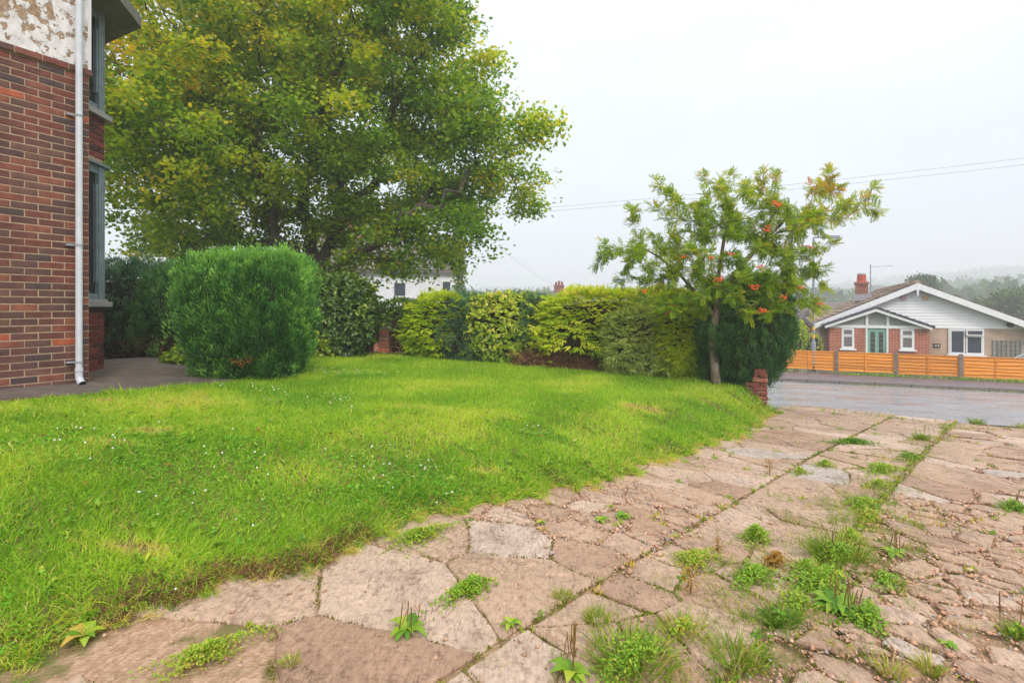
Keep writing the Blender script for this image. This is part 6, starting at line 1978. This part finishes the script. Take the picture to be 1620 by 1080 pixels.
weed('mat', 1195, 856, 'round bright green grassy cushion behind the dead stalks', m=(.14, .085), nm=1400, hgt=.08, tint=.55)
weed('mat', 1190, 917, 'flat bright green mat in front of the round cushion', m=(.21, .09), nm=1900, tint=.45)
weed('clump', 1235, 990, 'grey green wiry tuft right of the foreground slab', s=1.0, n=260, r=1.2, m=(.08, .05), nm=300, tint=.25)
weed('clump', 1325, 885, 'tallest weedy clump with brown spikes on the right half of the drive', s=1.6, n=420, r=1.6, m=(.15, .09), nm=1100, sp=9, sh=1.1)
weed('plantain', 1325, 965, 'large plantain with many brown spikes below the tallest clump', nl=22, sp=11, s=1.25, sh=.95, wk=.2)
weed('mat', 1300, 925, 'dense green weed mat between tallest clump and large plantain', m=(.27, .12), nm=2600, tint=.5, leaf=.02)
weed('mat', 1370, 985, 'low green mat right of the large plantain', m=(.17, .09), nm=1400, tint=.4)
weed('mat', 1225, 893, 'small dark mat with rusty leaves left of the tallest clump', m=(.12, .05), nm=800, rust=1)
weed('plantain', 1415, 880, 'plantain with short dark spikes on the crazed concrete right of the tallest clump', nl=12, sp=6, s=.8, sh=.75)
weed('mat', 1365, 802, 'lower of two green mats in the weedy joint', m=(.24, .13), nm=2000, tint=.55)
weed('mat', 1375, 822, 'yellow tinged mat just in front of the two green mats', m=(.13, .06), nm=900, tint=.7)
weed('mat', 1395, 745, 'wide bright green mat half way up the weedy joint', m=(.28, .12), nm=1900, tint=.55, leaf=.018)
weed('mat', 1350, 702, 'long dark clover mat near the far end of the drive', m=(.30, .14), nm=1700, tint=.25, leaf=.022, ang=.0)
weed('clump', 1440, 726, 'low leafy clump between the wide mat and the far tuft', s=1.0, n=120, m=(.2, .1), nm=900, tint=.35)
weed('clump', 1458, 696, 'upright grass tuft at the far end of the drive', s=1.3, n=220, m=(.08, .05), nm=200, sp=4)
weed('mat', 1305, 738, 'flat mat left of the wide bright mat', m=(.16, .07), nm=700, tint=.55)
weed('mat', 1265, 750, 'tiny yellow green cushion on the far concrete', m=(.09, .05), nm=500, tint=.7)
weed('stalk', 1217, 752, 'lone dark dead stalk on the far concrete', s=1.2)
weed('mat', 1390, 770, 'small grassy mat in front of the wide bright mat', m=(.14, .07), nm=800, tint=.6)
weed('clump', 1605, 808, 'leafy green clump cut by the right edge', s=1.1, n=80, m=(.16, .09), nm=900, sp=3, tint=.35)
weed('clump', 1612, 1010, 'green tuft at the right edge in the foreground', s=.9, n=160, m=(.06, .05), nm=300, sp=2)
weed('tuft', 1410, 1068, 'dry yellow grass tuft at the bottom right', s=.8, n=120, tint=.85)
weed('tuft', 1470, 1062, 'dry grass tuft right of its fellow at the bottom right', s=.8, n=110, tint=.8)
weed('rosette', 1500, 1025, 'tiny bright rosette between pale stones at the right', s=.4, nl=12)
weed('tuft', 1330, 1030, 'short straw coloured tuft below the large plantain', s=.6, n=80, tint=.85)
weed('mat', 1275, 905, 'ragged green mat left of the dense mat in the weedy band', m=(.16, .07), nm=900, tint=.5)
weed('mat', 1345, 855, 'ragged yellow green mat behind the tallest clump', m=(.18, .08), nm=900, tint=.62)
weed('mat', 1262, 962, 'thin patchy mat beside the grey green wiry tuft', m=(.16, .08), nm=700, tint=.55)
weed('clump', 1080, 1000, 'wispy half dry grass clump right behind the bottom centre clump', s=.9, n=160, r=2.0, m=(.12, .06), nm=400, tint=.7)
weed('mat', 1400, 925, 'sparse mat on the crazed concrete right of the weedy band', m=(.12, .06), nm=500, tint=.45)
weed('plantain', 135, 1012, 'broad leaved dock with yellowing leaves at the lawn edge bottom left', nl=9, s=.85, wk=.3, tint=.6)
weed('clump', 1545, 672, 'tall weed clump at the road edge on the right', s=1.6, n=130, m=(.1, .05), nm=200)
# verge of small weeds where the drive meets the road
n = 3600
w_ = rng.uniform(-2.2, 9, n); s_v = 9.85 + rng.normal(size=n) * .16
X, Y = sw(s_v, w_)
kk = (uv(X, Y)[1] > vedge(uv(X, Y)[0]) - .5) & (sstep(-.2, .3, lump(np.stack([X, Y, 0 * X], 1), 3, 3)) > rng.random(n) * .7)
X, Y = X[kk], Y[kk]; n = len(X)
P = np.stack([X, Y, zdrive(X, Y)], 1)
D = unit(rng.normal(size=(n, 3)) * .5 + [0, 0, .8]); D[:, 2] = np.abs(D[:, 2])
V, Fq = leaves4(P, D, sideways(D), rng.uniform(.03, .10, n), .006)
T = np.where(rng.random(n) < .35, rng.uniform(.8, 1, n), rng.uniform(.3, .75, n))
tag(obj('verge_weeds', V, Fq, M['tuft'], None, np.repeat(T, 4), kind='stuff'), 'thin strip of weeds along the road end of the driveway', 'weeds')
# grass and moss in the gutter of the kerb and along the fence foot
parts = []
for (s0, ds, dz, nn_, h_, w0, w1) in ((19.30, .05, .0, 2600, .05, -8, 14), (22.15, .12, .085, 3400, .11, -2.5, 14)):
    w_ = rng.uniform(w0, w1, nn_)
    s_v = s0 + rng.normal(size=nn_) * ds
    if s0 > 20:
        Q = np.array([FF(x_, -.24 + rng.normal() * .09, 0)[:2] for x_ in rng.uniform(-.6, 12.6, nn_)]); X, Y = Q[:, 0], Q[:, 1]
    else: X, Y = sw(s_v, w_)
    PP = np.stack([X, Y, 0 * X], 1)
    k = sstep(-.35, .35, lump(PP, 1.6, 5)) > rng.random(nn_) * .85
    X, Y, PP = X[k], Y[k], PP[k]; n = len(X)
    D = unit(rng.normal(size=(n, 3)) * .6 + [0, 0, .7]); D[:, 2] = np.abs(D[:, 2])
    V, Fq = leaves4(np.stack([X, Y, zdrive(X, Y) + dz], 1), D, sideways(D), h_ * rng.uniform(.5, 1.4, n), h_ * .14)
    parts.append((V, Fq, np.repeat(np.clip(rng.normal(.5 if s0 > 20 else .7, .18, n), 0, 1), 4)))
V, Fq, T = cat(parts)
tag(obj('kerbside_grass', V, Fq, M['weed'], None, T, kind='stuff'), 'thin grass along the kerb and the foot of the orange fence', 'grass')

# ------------------------------------------------------------------ haze
mh = bpy.data.materials.new('haze'); mh.use_nodes = True
t = mh.node_tree; t.nodes.clear()
o_ = t.nodes.new('ShaderNodeOutputMaterial'); pv = t.nodes.new('ShaderNodeVolumePrincipled')
pv.inputs['Color'].default_value = (.93, .95, 1.0, 1)
pv.inputs['Density'].default_value = 0.0026
pv.inputs['Anisotropy'].default_value = 0.0
t.links.new(pv.outputs[0], o_.inputs['Volume'])
gz_all = GZ.min()
mb = MB(); mb.box(WORLD, -1215, 1215, -1210, 1225, float(gz_all) - 1.2, 92.0)
hz = mb.build('haze', mh, kind='stuff')
hz['label'] = 'pale rainy haze hanging over the valley'; hz['category'] = 'haze'
